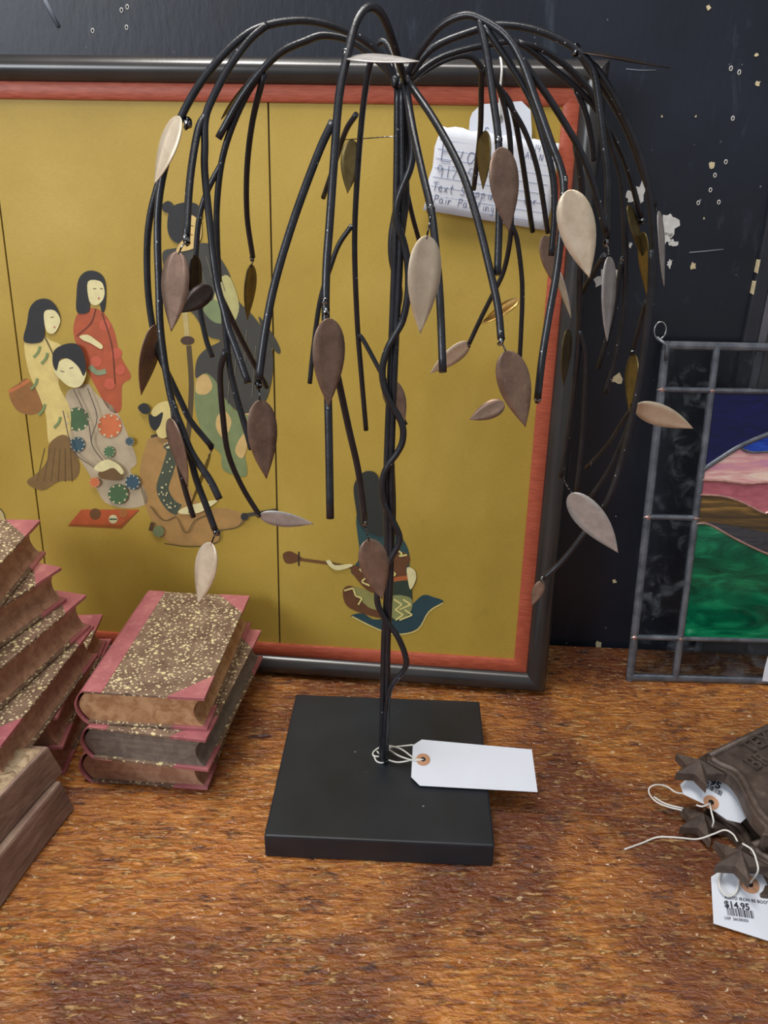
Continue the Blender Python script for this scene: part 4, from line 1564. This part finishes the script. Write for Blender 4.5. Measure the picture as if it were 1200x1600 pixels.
def leaf(top, tip, wpx, d, mat, sgn=1, dt=0.0, wire=None, cup=0.05):
    A = ony(top[0], top[1], TY - d)
    B = ony(tip[0], tip[1], TY - d - dt)
    ax = B - A
    L = np.linalg.norm(ax)
    ax /= L
    mid = (A + B) / 2
    vw = CAM - mid
    dist = vw @ -FWD
    vw /= np.linalg.norm(vw)
    w_app = wpx * dist / F
    W_ = max(w_app, 0.38 * L)
    ang = sgn * math.acos(min(1, w_app / W_))
    s0 = np.cross(ax, vw)
    s0 /= np.linalg.norm(s0)
    n0 = np.cross(s0, ax)
    S = s0 * math.cos(ang) + n0 * math.sin(ang)
    Nn = np.cross(S, ax)
    vs, fs = [], []
    cols = (-1, -0.5, 0, 0.5, 1)
    for t_, w__ in PROF:
        for c_ in cols:
            p = A + ax * L * t_ + S * (W_ / 2) * w__ * c_ + Nn * (cup * W_ * (c_ * w__) ** 2 + 0.03 * L * (t_ - 0.5) ** 2)
            vs.append(p)
    m = len(cols)
    for i in range(len(PROF) - 1):
        for k in range(m - 1):
            a = i * m + k
            fs.append((a, a + 1, a + m + 1, a + m))
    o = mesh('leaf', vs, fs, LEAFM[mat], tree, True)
    md = o.modifiers.new('thickness', 'SOLIDIFY')
    md.thickness = 0.0006
    md.offset = 0
    if wire is not None:
        Wp = ony(wire[0], wire[1], TY - d)
        tube('leaf_wire', catmull([Wp, (Wp + A) / 2 + Nn * 0.001, A + ax * 0.003], 4), 0.0006, WELD, o, 6)
    return o


def near(key, px):
    return min(BR[key], key=lambda q: (q[0] - px[0]) ** 2 + (q[1] - px[1]) ** 2)[2]


# trunk: five rods, three of them twisting
branch('t1', [(596, 1186), (598, 1100), (600, 1000), (605, 900), (604, 740), (611, 560), (617, 400), (620, 280), (622, 130)], 0.0, 0.0, 0.0027, name='trunk_rod')
branch('t2', [(603, 1187), (605, 1100), (606, 1000), (611, 880), (611, 740), (617, 560), (625, 400), (629, 280), (628, 128)], 0.001, 0.001, 0.0027, name='trunk_rod')
branch('t3', [(600, 1184), (604, 1110), (611, 1073), (632, 1046), (634, 1027), (622, 996), (603, 969), (590, 943), (591, 915), (600, 890), (609, 876), (622, 852), (624, 837), (615, 816), (602, 791), (597, 763), (600, 740), (610, 722), (619, 710), (628, 693), (630, 672), (624, 653), (609, 627), (599, 599), (598, 572), (606, 544), (618, 522), (630, 498), (638, 454), (637, 411), (630, 377), (621, 350), (620, 320), (629, 292), (641, 262), (645, 232), (641, 190), (634, 125)], 0.0055, 0.0055, 0.0027, name='trunk_rod')
branch('t4', [(598, 1183), (601, 1000), (607, 900), (608, 780), (609, 640), (611, 560), (617, 500), (623, 470), (623, 449), (613, 407), (612, 372), (617, 339), (625, 300), (629, 250), (625, 125)], -0.0045, -0.0045, 0.0027, name='trunk_rod')
branch('t5', [(602, 1184), (604, 1000), (610, 880), (614, 800), (611, 700), (613, 600), (620, 500), (622, 420), (628, 360), (634, 310), (633, 250), (637, 180), (631, 124)], -0.003, -0.003, 0.0027, name='trunk_rod')
for k, (x, y) in enumerate(((617, 128), (628, 130), (637, 126))):
    o = weld((x, y), 0.003, 0.0036, 90 + k)
    o.data.materials.clear()
    o.data.materials.append(IRON)
o = weld((600, 1185), 0.0, 0.0055, 99)
o.data.materials.clear()
o.data.materials.append(BASEM)

# left arm
branch('A', [(618, 126), (592, 82), (545, 50), (480, 32), (415, 40), (370, 65), (320, 120), (282, 185), (259, 255), (248, 315), (246, 375), (248, 440), (250, 504), (255, 551), (261, 589), (270, 632), (285, 671), (300, 708), (328, 750), (343, 780)], 0.0, 0.10)
branch('A_out', [(262, 240), (250, 279), (236, 330), (230, 382), (231, 450), (238, 508), (250, 557), (266, 592), (285, 632), (298, 658), (330, 697)], 0, 0.045, 0.0024, 'A')
branch('A_e2', [(278, 655), (295, 706), (307, 750), (322, 790), (336, 828)], 0, 0.09, 0.0025, 'A')
branch('A_e3', [(271, 640), (278, 715), (289, 764), (302, 807)], 0, 0.06, 0.0022, 'A')
branch('A2', [(418, 38), (390, 62), (358, 105), (333, 152), (321, 185), (320, 230), (320, 270), (328, 350), (338, 437), (350, 484), (357, 513), (369, 545), (388, 599)], 0, 0.10, 0.0025, 'A')
branch('A2_l', [(321, 180), (309, 205), (297, 280), (291, 375)], 0, 0.09, 0.0024, 'A2')
branch('A2_b', [(349, 480), (357, 560), (366, 607), (387, 680), (393, 702)], 0, 0.09, 0.0022, 'A2')
branch('A2_c', [(343, 460), (365, 505), (390, 555), (417, 605)], 0, 0.03, 0.0020, 'A2')
branch('A2_d', [(352, 548), (344, 584), (349, 657), (357, 710), (378, 760), (404, 803)], 0, 0.06, 0.0021, 'A2')
weld((293, 193), near('A', (290, 195)), 0.0034, 1)
weld((291, 374), 0.09, 0.0030, 2)
weld((330, 698), 0.045, 0.0027, 3)
weld((338, 832), 0.09, 0.0028, 4)
weld((404, 804), 0.06, 0.0025, 5)
weld((270, 632), near('A', (270, 632)), 0.0026, 6)
weld((231, 388), near('A_out', (231, 388)), 0.0024, 7)
# left rear arm
branch('L', [(616, 124), (590, 94), (549, 64), (507, 55), (477, 64), (440, 81), (410, 109), (376, 154), (341, 216)], 0.0, 0.0, 0.0025)
branch('L_b', [(408, 112), (384, 150), (361, 202), (346, 255), (339, 319), (339, 375), (342, 440)], 0, -0.01, 0.0024, 'L')
branch('L_s', [(346, 256), (327, 292), (312, 337), (306, 403), (308, 448), (312, 482), (322, 530), (332, 558)], 0, 0.0, 0.0021, 'L_b')
branch('L_c', [(413, 115), (395, 187), (386, 262), (386, 337), (395, 402)], 0, -0.05, 0.0022, 'L')
weld((394, 403), -0.05, 0.0024, 11)
# front centre arm, coming forward over the top
branch('B', [(634, 132), (622, 92), (606, 42), (592, 17), (574, 12), (556, 36), (543, 85), (530, 150), (522, 250), (515, 350), (510, 420), (509, 500), (513, 640), (516, 810)], 0.005, 0.165, 0.0025, None, 0.45)
branch('B2', [(520, 190), (497, 240), (460, 340), (430, 440), (414, 520), (404, 594)], 0, 0.15, 0.0025, 'B')
branch('B5', [(521, 560), (530, 600), (545, 670), (560, 737), (570, 812)], 0, 0.11, 0.0022, 'B')
weld((508, 470), near('B', (508, 470)) + 0.002, 0.0026, 21)
weld((509, 488), near('B', (508, 488)) + 0.002, 0.0026, 22)
weld((404, 600), 0.15, 0.0028, 23)
weld((570, 815), 0.11, 0.0026, 24)
weld((541, 82), near('B', (543, 85)), 0.0026, 25)
# rear centre arm
branch('C', [(624, 124), (613, 86), (601, 65), (588, 72), (578, 102), (567, 170), (558, 280), (554, 380), (558, 500), (565, 590), (572, 672)], 0.0, -0.09, 0.0023, None, 0.5)
branch('C2', [(557, 178), (540, 205), (525, 250), (505, 309)], 0, -0.10, 0.0021, 'C')
branch('C3', [(550, 352), (530, 381), (517, 415), (500, 471), (489, 550), (484, 599)], 0, -0.07, 0.0021, 'C')
branch('C4', [(559, 523), (568, 532), (596, 584), (616, 625), (634, 664)], 0, -0.06, 0.0021, 'C')
tube('leaf_wire', [ony(530, 219, TY + 0.07), ony(575, 216, TY + 0.04), ony(618, 213, TY + 0.003)], 0.0004, WELD, tree, 5)
# front right pair
branch('D', [(632, 122), (645, 200), (660, 270), (673, 325), (679, 370), (687, 460), (692, 582)], 0.005, 0.13, 0.0025, None, 0.6)
branch('D2', [(636, 300), (645, 340), (656, 380)], -0.01, -0.03, 0.0018)
weld((673, 327), near('D', (673, 325)), 0.0030, 31)
branch('E', [(638, 128), (680, 190), (720, 265), (745, 340), (765, 420), (778, 480), (783, 530)], 0.005, 0.11, 0.0025, None, 0.7)
weld((783, 533), 0.11, 0.0028, 32)
# right arms
branch('F', [(636, 118), (660, 75), (690, 40), (725, 24), (752, 30), (790, 55), (815, 95), (835, 150), (860, 220), (880, 280), (877, 355), (870, 422), (857, 497), (847, 560), (840, 622)], 0.0, 0.10, 0.0025, None, 0.7)
branch('F2', [(748, 29), (760, 80), (770, 150), (779, 225), (780, 330), (777, 430)], 0, 0.09, 0.0024, 'F')
branch('F3', [(756, 40), (800, 105), (830, 157), (849, 217), (864, 277), (866, 337), (861, 400)], 0, 0.05, 0.0022, 'F')
branch('K', [(815, 92), (834, 120), (860, 157), (897, 217), (918, 262), (931, 300), (946, 362)], 0, 0.03, 0.0023, 'F')
weld((779, 220), near('F2', (779, 220)), 0.0028, 41)
weld((882, 283), near('F', (880, 280)), 0.0030, 42)
weld((840, 623), 0.10, 0.0028, 43)
branch('G', [(640, 120), (676, 75), (744, 47), (781, 39), (830, 45), (875, 62), (899, 77), (920, 97), (931, 124), (942, 210), (950, 285), (948, 370)], 0.0, 0.02, 0.0025)
branch('G2', [(922, 98), (938, 115), (969, 169), (999, 240), (1014, 300), (1021, 375), (1020, 450), (1010, 530), (1000, 590), (990, 638)], 0, -0.02, 0.0024, 'G')
branch('G2b', [(1018, 390), (1015, 470), (1006, 550), (994, 620), (975, 705), (950, 780), (915, 830), (880, 875), (848, 905)], 0.01, -0.01, 0.0024)
branch('G3', [(905, 84), (930, 124), (950, 150), (980, 205), (1006, 275), (1023, 322)], 0, -0.03, 0.0023, 'G')
weld((900, 79), near('G', (899, 77)), 0.0034, 44)
weld((908, 86), near('G', (905, 82)), 0.0026, 45)
weld((948, 378), 0.02, 0.0028, 46)
weld((1023, 324), -0.03, 0.0024, 47)
weld((990, 634), -0.01, 0.0026, 48)
weld((848, 905), -0.01, 0.0028, 49)
branch('H', [(640, 126), (676, 97), (714, 81), (770, 69), (811, 68), (860, 104), (905, 142), (931, 169), (957, 210), (980, 262), (1002, 340)], -0.003, -0.06, 0.0023)
branch('H2', [(811, 67), (845, 76), (882, 101), (920, 139), (946, 195), (957, 232), (970, 277), (975, 337), (977, 420), (975, 485), (962, 560), (946, 614)], 0, -0.07, 0.0022, 'H')
branch('H2b', [(972, 408), (967, 435), (957, 497), (935, 576)], 0, -0.07, 0.0021, 'H2')
branch('H3', [(901, 142), (916, 180), (925, 225), (927, 251)], 0, -0.05, 0.0021, 'H')
weld((1003, 345), -0.06, 0.0026, 51)
weld((811, 68), near('H', (811, 68)), 0.0022, 52)
weld((973, 404), near('H2', (973, 404)), 0.0024, 53)
branch('I', [(636, 130), (690, 96), (732, 88), (755, 109), (781, 139), (800, 169), (815, 244), (832, 362)], -0.004, -0.11, 0.0022)
branch('I1', [(753, 106), (752, 140), (751, 195), (747, 240), (740, 296)], 0, -0.10, 0.0021, 'I')
branch('I2', [(779, 137), (788, 165), (797, 220), (799, 300), (798, 365), (788, 420), (772, 456), (752, 496), (733, 537)], 0, -0.11, 0.0021, 'I')
branch('I4', [(781, 138), (800, 170), (822, 210), (841, 270), (856, 364)], 0, -0.09, 0.0021, 'I')
branch('I5', [(799, 350), (808, 375), (815, 430), (816, 470), (814, 520), (812, 560)], 0, -0.10, 0.0021, 'I2')
weld((733, 538), -0.11, 0.0022, 54)
branch('K2', [(900, 225), (909, 300), (907, 400), (905, 472), (904, 535), (897, 610), (886, 690), (876, 745)], 0.0, -0.08, 0.0025)
branch('K3', [(906, 515), (915, 560), (913, 635), (909, 697), (901, 768)], 0, -0.07, 0.0022, 'K2')
branch('K4', [(944, 398), (922, 436), (905, 465)], 0.0, -0.05, 0.0020)
weld((879, 745), -0.08, 0.0020, 55)
branch('M', [(1010, 470), (998, 515), (990, 545)], -0.02, -0.05, 0.0020)
weld((988, 550), -0.05, 0.0026, 56)
branch('N1', [(990, 640), (980, 648), (948, 697), (916, 731)], -0.015, -0.08, 0.0018)
branch('N2', [(988, 650), (972, 690), (951, 735), (922, 778)], -0.015, -0.05, 0.0020)

# leaves: hang point, tip, apparent width, distance in front of the trunk
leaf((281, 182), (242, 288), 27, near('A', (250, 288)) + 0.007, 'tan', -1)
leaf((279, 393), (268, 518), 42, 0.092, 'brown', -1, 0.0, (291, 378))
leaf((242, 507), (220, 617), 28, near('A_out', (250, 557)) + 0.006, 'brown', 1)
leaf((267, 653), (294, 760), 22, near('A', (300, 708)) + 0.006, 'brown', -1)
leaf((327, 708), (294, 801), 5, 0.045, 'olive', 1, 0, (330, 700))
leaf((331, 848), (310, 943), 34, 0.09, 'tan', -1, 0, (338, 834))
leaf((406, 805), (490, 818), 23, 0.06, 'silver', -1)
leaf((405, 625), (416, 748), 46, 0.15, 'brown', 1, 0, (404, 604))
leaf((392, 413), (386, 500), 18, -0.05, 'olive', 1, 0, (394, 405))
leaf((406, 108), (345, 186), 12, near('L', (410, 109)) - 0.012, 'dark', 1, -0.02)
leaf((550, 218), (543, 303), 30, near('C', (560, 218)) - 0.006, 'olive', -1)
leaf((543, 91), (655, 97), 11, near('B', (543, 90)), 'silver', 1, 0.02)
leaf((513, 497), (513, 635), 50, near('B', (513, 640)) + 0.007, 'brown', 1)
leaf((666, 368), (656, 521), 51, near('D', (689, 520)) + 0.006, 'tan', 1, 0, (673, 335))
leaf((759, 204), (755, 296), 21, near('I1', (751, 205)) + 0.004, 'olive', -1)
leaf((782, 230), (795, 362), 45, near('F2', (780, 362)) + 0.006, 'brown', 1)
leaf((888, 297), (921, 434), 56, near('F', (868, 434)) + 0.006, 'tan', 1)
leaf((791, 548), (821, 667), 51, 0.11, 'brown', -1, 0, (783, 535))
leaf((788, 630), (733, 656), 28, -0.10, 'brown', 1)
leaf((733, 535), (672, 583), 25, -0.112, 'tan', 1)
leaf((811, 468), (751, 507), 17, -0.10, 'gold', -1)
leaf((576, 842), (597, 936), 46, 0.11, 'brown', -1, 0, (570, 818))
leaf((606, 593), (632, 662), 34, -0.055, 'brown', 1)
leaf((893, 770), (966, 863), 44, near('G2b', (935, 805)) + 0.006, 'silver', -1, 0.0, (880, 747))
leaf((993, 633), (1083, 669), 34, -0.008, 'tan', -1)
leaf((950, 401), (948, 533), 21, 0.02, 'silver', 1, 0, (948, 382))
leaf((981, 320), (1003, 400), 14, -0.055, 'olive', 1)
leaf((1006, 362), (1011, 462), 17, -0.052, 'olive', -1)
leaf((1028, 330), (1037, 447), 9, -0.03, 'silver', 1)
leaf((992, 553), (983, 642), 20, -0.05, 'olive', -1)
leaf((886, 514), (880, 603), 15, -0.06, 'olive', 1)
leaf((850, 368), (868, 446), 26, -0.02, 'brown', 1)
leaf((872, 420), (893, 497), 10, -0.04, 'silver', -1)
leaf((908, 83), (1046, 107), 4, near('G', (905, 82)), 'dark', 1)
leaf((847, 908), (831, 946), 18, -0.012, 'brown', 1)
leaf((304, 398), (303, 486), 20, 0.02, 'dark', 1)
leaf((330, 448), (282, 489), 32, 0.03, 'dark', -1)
